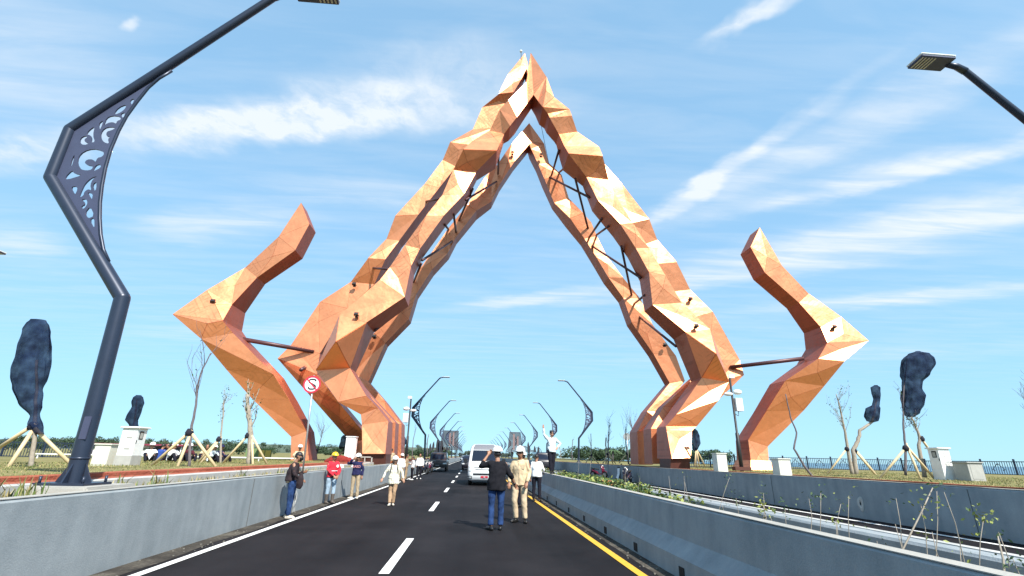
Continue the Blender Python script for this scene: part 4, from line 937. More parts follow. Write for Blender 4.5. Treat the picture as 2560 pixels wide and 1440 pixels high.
    for sd in 'LR':
        hi, kn, an = J[sd + 'hi'], J[sd + 'kn'], J[sd + 'an']
        stop = .96 if not boots else .5
        loft(V, Fc, [hi + Vector((0, 0, .04)), hi.lerp(kn, .3), kn, kn.lerp(an, .4), kn.lerp(an, stop)], [.095, .092, .07, .066, .064 if not boots else .062], 12)
    fuse('trousers', V, Fc, vox, pants, root, 0.012, seed + 9)
    # --- shoes
    for sd in 'LR':
        an = J[sd + 'an']; td = Vector((J[sd + 'to'][0], J[sd + 'to'][1], 0)).normalized(); V = []; Fc = []
        g = an - Vector((0, 0, .05))
        loft(V, Fc, [g - td * .075, g - td * .05, g + td * .02, g + td * .10, g + td * .165, g + td * .185], [(.028, .025), (.038, .045), (.04, .05), (.045, .036), (.04, .028), (.018, .015)], 10, td.cross(Vector((0, 0, 1))))
        if boots: loft(V, Fc, [g, an + Vector((0, 0, .02)), an.lerp(J[sd + 'kn'], .45), an.lerp(J[sd + 'kn'], .62)], [.06, .058, .068, .074], 12)
        else: loft(V, Fc, [g, an + Vector((0, 0, .01))], [.045, .042], 10)
        fuse('boot' if boots else 'shoe', V, Fc, 0.014, shoe, root)
    # --- head wear
    def shell(nm, m, rx, ry, rzv, zc, cut, brim=0.0, brim_front=0.0, off=(0, .006, 0), ridge=False):
        V = []; Fc = []; n, r = 24, 7
        for j in range(r + 1):
            th = cut + (math.pi / 2 - cut) * j / r
            for k in range(n):
                a = 2 * math.pi * k / n
                e = 1.0
                V.append(H((rx * math.cos(th) * math.cos(a) + off[0], ry * math.cos(th) * math.sin(a) + off[1], zc + rzv * math.sin(th))))
        for j in range(r):
            for k in range(n): Fc.append((j * n + k, j * n + (k + 1) % n, (j + 1) * n + (k + 1) % n, (j + 1) * n + k))
        if brim or brim_front:
            b0 = len(V)
            for k in range(n):
                a = 2 * math.pi * k / n; fr = max(0, -math.sin(a)) ** 1.5
                R1 = 1 + (brim + brim_front * fr) / rx
                V.append(H((rx * math.cos(cut) * math.cos(a) * (1 + brim / rx), ry * math.cos(cut) * math.sin(a) * (1 + (brim + brim_front * fr) / ry) + off[1], zc + rzv * math.sin(cut) - .012 - .02 * fr)))
                V.append(H((rx * math.cos(cut) * math.cos(a) * .9, ry * math.cos(cut) * math.sin(a) * .9 + off[1], zc + rzv * math.sin(cut) - .016)))
            for k in range(n):
                k2 = (k + 1) % n
                Fc.append((k, b0 + 2 * k, b0 + 2 * k2, k2)); Fc.append((b0 + 2 * k, b0 + 2 * k + 1, b0 + 2 * k2 + 1, b0 + 2 * k2))
        o = pyd(nm, V, Fc, m, root, True)
        return o
    if head in ('helmet', 'yellow'):
        hm = HELM_W if head == 'helmet' else HELM_Y
        hh = shell('helmet', hm, .118, .138, .112, .062, 0.03, .012, .042)
        rg = pyd('helmet_ridge', *(lambda VF: VF)(tube_data([H((0, .10 * math.cos(a) * 1.2 + .006, .062 + .112 * math.sin(a))) for a in [0.5 + i * 0.3 for i in range(8)]], .009, 6)), hm, hh, True)
        shell('hair', HAIR, .080, .078, .07, -.005, -0.55, off=(0, .040, 0))
    elif head == 'cap':
        shell('cap', hatmat or SIGN_K, .083, .103, .088, .035, 0.0, .002, .02); shell('hair', HAIR, .080, .078, .07, -.005, -0.55, off=(0, .040, 0))
    elif head == 'peci':
        V, Fc = [], []; loft(V, Fc, [H((0, .01, .035)), H((0, .008, .08)), H((0, .006, .135)), H((0, .006, .14))], [(.083, .105), (.082, .103), (.076, .095), (.06, .08)], 18, HR @ Vector((1, 0, 0))); pyd('peci_cap', V, Fc, SIGN_K, root, True)
        shell('hair', HAIR, .079, .078, .07, -.005, -0.5, off=(0, .040, 0))
    elif head == 'bucket':
        shell('hat', hatmat or SIGN_K, .092, .11, .10, .03, 0.0, .05, .02)
    else:
        shell('hair', HAIR, .086, .107, .10, .02, -0.15, off=(0, .014, 0))
    if long_hair:
        V, Fc = [], []; loft(V, Fc, [H((0, .05, .03)), H((0, .07, -.06)), H((0, .075, -.16)), H((0, .07, -.24))], [(.085, .06), (.092, .055), (.09, .045), (.05, .025)], 14, HR @ Vector((1, 0, 0))); fuse('long_hair', V, Fc, .015, HAIR, root, .008)
    if 'glasses' in extras:
        V, Fc = [], []
        for sg in (-1, 1): loft(V, Fc, [H((sg * .036, -.098, .022)), H((sg * .036, -.104, .022))], [(.031, .02), (.029, .019)], 12, HR @ Vector((1, 0, 0)))
        tube_data([H((-.075, -.07, .026)), H((-.03, -.103, .028)), H((.03, -.103, .028)), H((.075, -.07, .026))], .006, 5, True, V, Fc)
        for sg in (-1, 1): tube_data([H((sg * .07, -.08, .026)), H((sg * .082, .02, .02))], .005, 5, True, V, Fc)
        pyd('sunglasses', V, Fc, mat('dark_lens', (0.01, 0.01, 0.012), 0.12), root)
    elif detail and faces:
        for sg in (-1, 1):
            V, Fc = [], []; loft(V, Fc, [H((sg * .033, -.086, .018)), H((sg * .033, -.093, .018))], [(.014, .006), (.012, .005)], 8, HR @ Vector((1, 0, 0))); pyd('eye', V, Fc, HAIR, root)
    if detail and faces and 'mask' not in extras:
        V, Fc = [], []; loft(V, Fc, [H((0, -.085, -.067)), H((0, -.098, -.067))], [(.026, .006), (.022, .004)], 8, HR @ Vector((1, 0, 0))); pyd('mouth', V, Fc, mat('lips', (0.16, 0.06, 0.05), 0.6), root)
    if 'mask' in extras:
        V, Fc = [], []; loft(V, Fc, [H((0, -.05, -.025)), H((0, -.065, -.05)), H((0, -.06, -.085)), H((0, -.04, -.115))], [(.066, .06), (.068, .065), (.06, .06), (.035, .04)], 14, HR @ Vector((1, 0, 0))); fuse('face_mask', V, Fc, .013, HAIR, root)
    if 'mustache' in extras: pass
    if 'pack' in extras:
        V, Fc = [], []; c = J['che'] + Vector((0, .18, -.05)); loft(V, Fc, [c + Vector((0, 0, -.22)), c + Vector((0, .02, -.1)), c + Vector((0, .01, .1)), c + Vector((0, -.01, .17))], [(.12, .06), (.15, .09), (.14, .08), (.09, .05)], 14); fuse('backpack', V, Fc, .02, SIGN_K, root, .006)
        for sg in (-1, 1): tube('strap', [J['che'] + Vector((sg * .11, .1, .13)), J['che'] + Vector((sg * .115, -.03, .16)), J['che'] + Vector((sg * .12, -.135, .04)), J['che'] + Vector((sg * .14, -.10, -.14)), J['che'] + Vector((sg * .15, .08, -.2))], .016, SIGN_K, root, 6)
    if 'watch' in extras:
        p = J['Rwr'] - (J['Rwr'] - J['Rel']).normalized() * .02; V, Fc = [], []; d = (J['Rwr'] - J['Rel']).normalized(); loft(V, Fc, [p - d * .02, p + d * .02], [.034, .033], 12); pyd('watch', V, Fc, SIGN_K, root, True)
    if 'collar' in extras:
        for sg in (-1, 1):
            a = nk + Vector((sg * .012, -.085, -.055)); pyd('collar', [nk + Vector((sg * .062, -.03, -.005)), a, a + Vector((sg * .05, .004, -.035)), nk + Vector((sg * .085, -.04, -.045))], [(0, 1, 2, 3)], shirt, root)
    root['jn'] = 0
    del root['jn']
    return root
c_black = cloth('black', (0.012, 0.012, 0.016)); c_jean = cloth('blue_denim', (0.022, 0.05, 0.14), var=0.75); c_tan = cloth('cream_khaki', (0.58, 0.45, 0.29)); c_tan2 = cloth('pale_khaki', (0.56, 0.44, 0.30))
c_white = cloth('white', (0.78, 0.78, 0.78)); c_pale = cloth('pale_blue', (0.66, 0.74, 0.76)); c_navy = cloth('navy', (0.02, 0.022, 0.07)); c_dark = cloth('dark_brown', (0.035, 0.025, 0.028)); c_red = cloth('red', (0.55, 0.03, 0.05))
c_khaki = cloth('khaki', (0.38, 0.30, 0.20)); c_brown = cloth('brown_uniform', (0.33, 0.24, 0.15)); c_brown2 = cloth('brown_trousers', (0.36, 0.24, 0.15)); c_lj = cloth('light_denim', (0.30, 0.40, 0.50), var=0.4); c_dpant = cloth('dark_trousers', (0.014, 0.014, 0.022)); c_maroon = cloth('maroon', (0.08, 0.02, 0.03)); c_blue = cloth('royal_blue', (0.03, 0.07, 0.28)); c_purple = cloth('purple', (0.22, 0.03, 0.22))
s_black = mat('black_leather', (0.012, 0.012, 0.012), 0.35); s_pale = mat('pale_shoe', (0.55, 0.50, 0.42), 0.7); s_boot = mat('rubber_boot', (0.10, 0.085, 0.075), 0.5); s_white = mat('white_shoe', (0.7, 0.7, 0.68), 0.6)
PI = math.pi
# two men in the lane
pm = person('man in black shirt and blue jeans with white helmet, back to us', (0.60, 12.0, 0), PI + 0.12, 1.76,
            dict(Lel=(.36, -.16, 1.30), Lwr=(.17, -.30, 1.55), Rel=(-.30, .02, 1.13), Rwr=(-.43, -.10, .93), Lan=(.11, .03, .085), Ran=(-.10, .0, .085), Lto=(.5, -1), Rto=(-.15, -1), Lkn=(.105, -.01, .49)), c_black, c_jean, s_black, extras=('watch',), shirt_len=.80, fat=1.14, curl=1.2, sleeves='mid', faces=False)
box('phone', (.13, -.34, 1.60), (.15, .012, .075), SIGN_K, pm, 0.003)
pt = person('man in cream shirt and trousers with white helmet and sunglasses', (1.27, 13.35, 0), -0.28, 1.80,
            dict(Lel=(.25, -.02, 1.13), Lwr=(.20, -.15, .90), Rel=(-.25, -.0, 1.13), Rwr=(-.24, -.13, .88), Lkn=(.11, -.04, .49), Rkn=(-.12, -.05, .49), Lan=(.13, .0, .085), Ran=(-.10, .05, .085), Lto=(.35, -1), Rto=(-.5, -.8)), c_tan, c_tan2, s_black, extras=('glasses', 'collar'), shirt_len=.82, look=(-.15, .02), fat=1.06)
tube('placket', [(0.0, -.128, 1.36), (0.0, -.139, 1.2), (0, -.141, 1.02), (0, -.142, .86)], .004, c_tan2, pt, 4); box('chest_pocket', (.085, -.128, 1.25), (.09, .006, .09), c_tan, pt, .003)
person('man with white helmet hidden behind the man in cream', (1.72, 17.2, 0), PI - 0.5, 1.72, dict(), c_dark, c_dpant, s_black, detail=False)
person('bareheaded man in white shirt with his back turned by the barrier', (2.5, 19.6, 0), PI - 0.4, 1.70, dict(Rel=(-.27, -.1, 1.12), Rwr=(-.2, -.28, 1.0)), c_white, c_dpant, s_black, head='hair', detail=False, fat=1.1)
person('man in pale shirt and black cap waving from atop the median barrier', (3.31, 21.0, 0.945), 0.18, 1.70,
       dict(Rel=(-.34, -.03, 1.52), Rwr=(-.37, -.05, 1.79), Rpn=(0, -1, 0), Lel=(.42, .10, 1.18), Lwr=(.24, -.05, 1.02), Lan=(.06, .06, .085), Ran=(-.05, -.03, .085), Lkn=(.08, .02, .49), Rkn=(-.08, -.03, .49)), c_pale, c_dpant, s_black, head='peci', skin=SKIN2, extras=('glasses', 'collar'), shirt_len=.84, curl=0.1)
# left wall
pj = person('man in dark jacket and jeans with black mask leaning on the left wall', (-4.58, 13.75, 0), PI / 2 + 0.1, 1.60,
            dict(pel=(0, .06, .95), wai=(0, .05, 1.08), che=(0, .03, 1.28), nek=(0, -.01, 1.445), hed=(0, -.06, 1.575), Lel=(.24, -.05, 1.12), Lwr=(.10, -.24, 1.16), Rel=(-.27, -.08, 1.10), Rwr=(-.16, -.26, .98), Lan=(.10, .05, .085), Ran=(-.11, -.03, .085)), c_dark, c_jean, s_pale, head='cap', extras=('mask',), fat=1.13, shirt_len=.93)
V, Fc = [], []; loft(V, Fc, [(-.20, -.22, 1.15), (-.22, -.24, 1.0), (-.2, -.22, .85), (-.19, -.2, .75)], [(.03, .05), (.045, .08), (.05, .10), (.03, .06)], 14); fuse('held_jacket', V, Fc, .02, c_dark, pj, .015)
V, Fc = [], []; loft(V, Fc, [(0, .05, .90), (0, .06, .97)], [(.17, .125), (.176, .132)], 16); pyd('shirt_hem', V, Fc, c_tan, pj, True)
pr = person('man in red and black jacket with yellow helmet and rubber boots', (-4.66, 17.75, 0), 0.75, 1.58,
            dict(Lel=(.24, -.06, 1.14), Lwr=(.10, -.22, .93), Rel=(-.24, -.05, 1.14), Rwr=(-.06, -.24, .93), Lan=(.12, -.0, .085), Ran=(-.09, .05, .085)), c_red, c_lj, s_boot, head='yellow', boots=True, fat=1.05, skin=SKIN, shirt_len=.88)
V, Fc = [], []; loft(V, Fc, [(0, 0, .87), (0, 0, .95), (0, 0, 1.08)], [(.192, .14), (.19, .139), (.184, .136)], 18); pyd('jacket_hem', V, Fc, c_black, pr, True)
V, Fc = [], []; loft(V, Fc, [(0, 0, 1.085), (0, 0, 1.105)], [(.187, .139), (.187, .139)], 18); pyd('reflective_band', V, Fc, c_white, pr, True)
SC = Vector((0.09, -.142, 1.26)); disc('chest_badge', .0005, .05, 0, SIGN_W, pr, 16)
pn = person('man in navy sweater and khaki trousers, one hand raised to his face', (-4.30, 19.75, 0), -0.15, 1.56,
            dict(Rel=(-.33, -.18, 1.34), Rwr=(-.10, -.26, 1.50), Lel=(.25, .02, 1.12), Lan=(.13, .0, .085), Ran=(-.12, .02, .085), Lto=(.4, -1), Rto=(-.5, -1)), c_navy, c_khaki, s_pale, fat=1.02, curl=0.6, shirt_len=.90)
text_part('BABD', .135, mat('print_pink', (0.62, 0.27, 0.27), 0.8), pn, (.02, -.146, 1.22), (R(90), 0, 0), .004)
person('woman walking in checked shirt and white helmet on the road', (-2.56, 17.4, 0), 0.1, 1.50,
       dict(Lel=(.30, .03, 1.14), Lwr=(.36, -.06, .92), Rel=(-.32, .0, 1.15), Rwr=(-.40, -.10, .93), Lkn=(.07, -.10, .49), Lan=(.05, -.02, .085), Rkn=(-.08, .0, .49), Ran=(-.06, -.20, .09), Lto=(.2, -1), Rto=(-.2, -1)), check_cloth(), c_brown2, s_pale, long_hair=True, extras=('pack',), skin=SKIN2, fat=1.12, shirt_len=.74)
# group beyond the left leg of the arch
person('person with white helmet behind the walking woman', (-4.35, 32.2, 0), 0.6, 1.62, dict(), c_white, c_brown, s_black, detail=False)
person('man in brown uniform talking by the left wall', (-4.25, 33.9, 0), 1.5, 1.62, dict(Lwr=(.15, -.25, 1.05)), c_brown, c_brown, s_black, head='hair', detail=False)
person('woman in white blouse with long black hair by the roadside', (-3.95, 34.9, 0), -1.2, 1.50, dict(Rel=(-.24, -.1, 1.15), Rwr=(-.12, -.26, 1.1)), c_white, c_dpant, s_white, head='hair', long_hair=True, detail=False)
person('man in white shirt and black trousers standing at the road edge', (-3.62, 36.2, 0), 0.1, 1.68, dict(), c_white, c_dpant, s_white, head='hair', detail=False)
person('man in tan shirt seated behind the wall against the arch leg', (-5.30, 33.95, 1.10), PI, 1.70, dict(), c_khaki, c_brown, s_black, head='hair', base=SIT, detail=False)
# people resting on the left verge
seats = [(372, 'white', 'helmet', 'person in white with a helmet, leftmost of the seated group', c_white, 0.6), (398, 'blue', 'hair', 'person in bright blue jacket seated with back turned', c_blue, PI - .4),
         (417, 'purple', 'hair', 'person in purple and white seated behind the bamboo stake', c_purple, -.6), (427, 'w2', 'helmet', 'person in white headscarf and helmet seated among the group', c_white, 1.2),
         (466, 'maroon', 'helmet', 'person in maroon with white helmet seated behind the middle stake', c_maroon, 0.9), (512, 'tan', 'hair', 'bareheaded person in tan seated near the leaning stakes', c_tan, .4),
         (528, 'cream', 'bucket', 'person in white with a pale cap seated beside the tan one', c_pale, 1.4), (546, 'navy', 'bucket', 'person in navy with dark brimmed hat, rightmost of the seated group', c_navy, PI - .6)]
for i, (px, nm, hd_, lab, cl, hg) in enumerate(seats):
    p = at(px, 1150, 24.2 + 0.6 * (i % 3))
    person(lab, (p.x, p.y, 1.03), hg, 1.66, dict(), cl, c_dpant, s_black, head=hd_, base=SIT, detail=False, group='people seated on the left verge', hatmat=(c_navy if nm == 'navy' else c_white), long_hair=(nm in ('purple', 'w2')))
person('person with white helmet seated on the verge behind the yellow-helmeted man', (-8.9, 27.0, 1.05), 0.4, 1.75, dict(), c_tan, c_khaki, s_black, base=SIT, detail=False)
for (x, y, lab) in ((-5.62, 22.6, 'white helmet lying on the wall top, left of two'), (-5.5, 24.6, 'white helmet lying on the wall top, right of two')):
    h = thing('safety_helmet', lab, 'helmet', (x, y, 1.0)); V = []; Fc = []
    for j in range(8):
        th = math.pi / 2 * j / 7
        for k in range(20):
            a = 2 * PI * k / 20; V.append((.125 * math.cos(th) * math.cos(a), .145 * math.cos(th) * math.sin(a), .02 + .13 * math.sin(th)))
    for j in range(7):
        for k in range(20): Fc.append((j * 20 + k, j * 20 + (k + 1) % 20, (j + 1) * 20 + (k + 1) % 20, (j + 1) * 20 + k))
    pyd('shell', V, Fc, HELM_W, h, True)
    V, Fc = [], []; loft(V, Fc, [(0, -.03, .0), (0, -.03, .02)], [(.14, .19), (.13, .165)], 20); pyd('brim', V, Fc, HELM_W, h)
rt = thing('cloth_bundle', 'dark red tarpaulin bundle on the verge behind the helmets', 'bundle', (-7.0, 27.5, 1.05)); rt.scale = (.6, .6, .7)
V, Fc = [], []; loft(V, Fc, [(-1.2, 0, .1), (-.6, 0, .25), (.2, .1, .3), (1.0, 0, .2), (1.3, 0, .05)], [.15, .3, .34, .26, .1], 12, Vector((0, 1, 0))); fuse('tarpaulin', V, Fc, .05, cloth('tarp_red', (0.22, 0.03, 0.025)), rt, .05)
# ------------------------------------------------------------------ vehicles
V_WHITE = mat('van_white_paint', (0.74, 0.76, 0.77), 0.25, var=0.03, coat=0.5); V_GLASS = mat('vehicle_glass', (0.012, 0.016, 0.03), 0.08, var=0.02); V_TYRE = mat('tyre_rubber', (0.015, 0.015, 0.015), 0.85); V_RIM = mat('wheel_rim', (0.35, 0.35, 0.36), 0.35, 0.7)
V_LIGHT = mat('headlight_lens', (0.55, 0.57, 0.57), 0.12); V_BLACK = mat('vehicle_black', (0.015, 0.015, 0.017), 0.4); V_SILVER = mat('silver_paint', (0.45, 0.47, 0.48), 0.3, 0.4, coat=0.4); V_DARK = mat('dark_paint', (0.02, 0.02, 0.03), 0.3, coat=0.5); V_BROWN = mat('dark_brown_paint', (0.055, 0.035, 0.03), 0.35, coat=0.3); PLATE_R = mat('red_plate', (0.55, 0.03, 0.06), 0.5)
V_ROOF = mat('van_roof_grey', (0.16, 0.165, 0.185), 0.6, var=0.04)
def interp(tab, z):
    for a, b in zip(tab[:-1], tab[1:]):
        if z <= b[0]:
            f = (z - a[0]) / (b[0] - a[0]); f = max(0, f)
            return [a[i] + (b[i] - a[i]) * f for i in range(1, len(a))]
    return list(tab[-1][1:])
def wheel(root, x, y, r, w):
    V, Fc = [], []; n = 24; prof = [(-w / 2, r * .62), (-w / 2, r * .93), (-w * .36, r), (w * .36, r), (w / 2, r * .93), (w / 2, r * .62)]
    for (dx, rr) in prof:
        for k in range(n): a = 2 * PI * k / n; V.append((dx, rr * math.cos(a), rr * math.sin(a)))
    m = len(prof)
    for j in range(m):
        for k in range(n): Fc.append((j * n + k, j * n + (k + 1) % n, ((j + 1) % m) * n + (k + 1) % n, ((j + 1) % m) * n + k))
    wo = bpy.data.objects.new('wheel', None); col.objects.link(wo); wo.parent = root; wo.location = (x, y, r)
    pyd('tyre', V, Fc, V_TYRE, wo, True)
    V, Fc = tube_data([(-w * .38, 0, 0), (w * .38, 0, 0)], r * .63, 20); pyd('rim', V, Fc, V_RIM, wo)
    return wo
class Shell:
    """body shell: front surface and flanks from height levels (z, y_front, half_width)"""
    def __init__(s, tab, L, rear=0.12): s.tab, s.L, s.rear = tab, L, rear
    def p(s, u, z, off=0.0):
        yf, hw = interp(s.tab, z); a = abs(u); sg = 1 if u >= 0 else -1
        # corner rounding: y falls back towards the flank
        y = yf + 0.05 * a * a + 0.22 * max(0, a - 0.8) ** 2 / 0.04
        x = hw * (a if a < 0.8 else 0.8 + 0.2 * math.sin((a - 0.8) / 0.2 * PI / 2))
        return Vector((sg * x * (1 + off * 0.3), y - off, z))
    def body(s, m, root, name='body'):
        zs = [t[0] for t in s.tab]; us = [i / 10 for i in range(-10, 11)]; V, Fc = [], []
        for z in zs:
            yf, hw = interp(s.tab, z)
            row = [Vector((-hw, s.L - s.rear, z)), Vector((-hw, s.L * .5, z)), Vector((-hw, max(yf + .5, 1.2), z))] + [s.p(u, z) for u in us] + [Vector((hw, max(yf + .5, 1.2), z)), Vector((hw, s.L * .5, z)), Vector((hw, s.L - s.rear, z))]
            V += row; n = len(row)
        for j in range(len(zs) - 1):
            for i in range(n): Fc.append((j * n + i, j * n + (i + 1) % n, (j + 1) * n + (i + 1) % n, (j + 1) * n + i))
        Fc.append(tuple((len(zs) - 1) * n + i for i in range(n))); Fc.append(tuple(reversed(range(n))))
        return pyd(name, V, Fc, m, root, True)
    def patch(s, name, u0, u1, z0, z1, m, root, off=0.012, nu=10, nz=5):
        V, Fc = [], []
        for j in range(nz + 1):
            for i in range(nu + 1): V.append(s.p(u0 + (u1 - u0) * i / nu, z0 + (z1 - z0) * j / nz, off))
        for j in range(nz):
            for i in range(nu): a = j * (nu + 1) + i; Fc.append((a, a + 1, a + nu + 2, a + nu + 1))
        b0 = len(V); V += [v + Vector((0, .03, 0)) for v in V[:b0]]
        rim = [i for i in range(nu + 1)] + [j * (nu + 1) + nu for j in range(1, nz + 1)] + [nz * (nu + 1) + i for i in reversed(range(nu))] + [j * (nu + 1) for j in reversed(range(1, nz))]
        for k in range(len(rim)): a, b = rim[k], rim[(k + 1) % len(rim)]; Fc.append((b, a, a + b0, b + b0))
        return pyd(name, V, Fc, m, root, False)
    def side_window(s, side, y0, y1, z0, z1, m, root):
        V = []
        for (y, z) in ((y0, z0), (y1, z0), (y1, z1), (y0 + .12, z1)): V.append((side * (interp(s.tab, z)[1] + .012), y, z))
        return pyd('side_window', V, [(0, 1, 2, 3) if side > 0 else (3, 2, 1, 0)], m, root)
van = thing('minibus', 'white high-roof minibus with red number plate facing us', 'minibus', (0.74, 29.2, 0))
vs_ = Shell([(.26, .14, .84), (.34, .05, .91), (.55, 0, .935), (.78, .01, .945), (1.0, .07, .945), (1.18, .2, .94), (1.30, .34, .93), (1.6, .52, .895), (1.92, .72, .845), (2.02, .80, .82), (2.15, 1.0, .76), (2.25, 1.35, .66), (2.285, 1.7, .5)], 5.2)
vs_.body(V_WHITE, van)
vs_.patch('windscreen', -.985, .985, 1.31, 1.91, V_GLASS, van); vs_.patch('roof_front', -.98, .98, 1.945, 2.27, V_ROOF, van, .02, 10, 9)
for (a, b, c, d, nm, m) in ((-.62, .62, .955, .985, 'grille_slot', V_BLACK), (-.55, .55, .845, .88, 'grille_slot', V_BLACK), (-.68, .68, .565, .665, 'lower_intake', V_BLACK), (-.22, .22, .415, .525, 'number_plate', PLATE_R)): vs_.patch(nm, a, b, c, d, m, van, .014)
for sg in (-1, 1):
    vs_.patch('headlight_surround', *(sorted((sg * .585, sg * .985))), .775, 1.0, V_BLACK, van, .008); vs_.patch('headlight', *(sorted((sg * .60, sg * .97))), .79, .985, V_LIGHT, van, .016); vs_.patch('fog_lamp_surround', *(sorted((sg * .76, sg * .95))), .37, .52, V_BLACK, van, .012); vs_.patch('fog_lamp', *(sorted((sg * .80, sg * .91))), .40, .49, V_LIGHT, van, .022)
    mo = box('mirror', (sg * 1.10, .42, 1.32), (.22, .12, .26), V_BLACK, van, .03); tube('mirror_arm', [(sg * .92, .55, 1.30), (sg * 1.08, .45, 1.28)], .025, V_BLACK, mo, 6)
    for (y0, y1) in ((.75, 1.6), (1.75, 3.2), (3.3, 4.8)): vs_.side_window(sg, y0, y1, 1.3, 1.82, V_GLASS, van)
    for y in (.95, 4.05): wheel(van, sg * .80, y, .33, .2)
    vs_.patch('wiper', *(sorted((sg * .05, sg * .6))), 1.325, 1.345, V_BLACK, van, .02)
text_part('AB', .09, SIGN_W, van, (0, -.032, .47), (R(90), 0, 0), .002)
def simple_car(label, x, y, rz, tab, L, paint, group=None, name='parked_car', wr=.31, wx=.72, glass=(1.0, 1.38), plate=SIGN_K, wheels=(.75, 3.3)):
    c = thing(name, label, 'car', (x, y, 0), rz, group); sh = Shell(tab, L); sh.body(paint, c)
    sh.patch('windscreen', -.88, .88, glass[0], glass[1], V_GLASS, c)
    sh.patch('grille', -.5, .5, tab[2][0], tab[2][0] + .12, V_BLACK, c)
    sh.patch('number_plate', -.22, .22, tab[1][0] + .02, tab[1][0] + .13, plate, c)
    for sg in (-1, 1):
        sh.patch('headlight', *(sorted((sg * .6, sg * .95))), tab[2][0] + .05, tab[2][0] + .18, V_LIGHT, c)
        box('mirror', (sg * (tab[3][2] + .12), glass[0] and .95, glass[0] + .05), (.2, .1, .14), V_BLACK, c, .02)
        for yy in wheels: wheel(c, sg * wx, yy, wr, .2)
        sh.side_window(sg, 1.2, L - 1.2, glass[0] + .03, glass[1] - .02, V_GLASS, c)
    return c
SEDAN = [(.22, .12, .76), (.34, .02, .82), (.52, 0, .85), (.74, .04, .86), (.86, .35, .86), (.95, .95, .84), (1.15, 1.15, .76), (1.40, 1.45, .66), (1.46, 1.7, .58)]
MPV = [(.24, .12, .78), (.38, .02, .84), (.6, 0, .87), (.85, .05, .88), (.98, .4, .87), (1.08, .8, .85), (1.35, 1.1, .79), (1.62, 1.45, .70), (1.70, 1.8, .60)]
simple_car('distant silver car with bright headlights in the left lane', -2.35, 150, 0, MPV, 4.2, V_SILVER, glass=(1.12, 1.55))
simple_car('dark car following behind the white minibus', -0.35, 62, 0, MPV, 4.4, V_DARK, glass=(1.12, 1.55))
simple_car('second dark car partly hidden behind the minibus', -0.1, 84, 0, SEDAN, 4.3, V_DARK, glass=(.98, 1.35))
# old dark pickup on the left
jp = simple_car('old dark brown pickup truck parked at the left road edge', -3.62, 54.5, 0, [(.38, .1, .86), (.5, .0, .95), (.68, 0, .98), (.98, .02, .98), (1.08, .15, .97), (1.12, .95, .93), (1.5, 1.08, .88), (1.83, 1.2, .84), (1.9, 1.5, .76)], 4.6, V_BROWN, name='pickup_truck', wr=.37, wx=.88, glass=(1.2, 1.72), plate=WBOX)
box('bumper', (0, -.12, .52), (1.95, .14, .18), V_BLACK, jp, .02); box('hood_mark', (0, .2, 1.13), (.5, .3, .03), GALV, jp, .01)
tk = simple_car('dark covered truck on the opposite carriageway behind the waving man', 8.9, 62, 0, [(.4, .1, .9), (.55, 0, .98), (.8, 0, 1.0), (1.1, .03, 1.0), (1.3, .12, .99), (1.45, .3, .97), (1.8, .5, .95), (2.05, .6, .95), (2.2, .7, .9)], 5.4, V_DARK, name='covered_truck', wr=.38, wx=.9, glass=(1.42, 1.98))
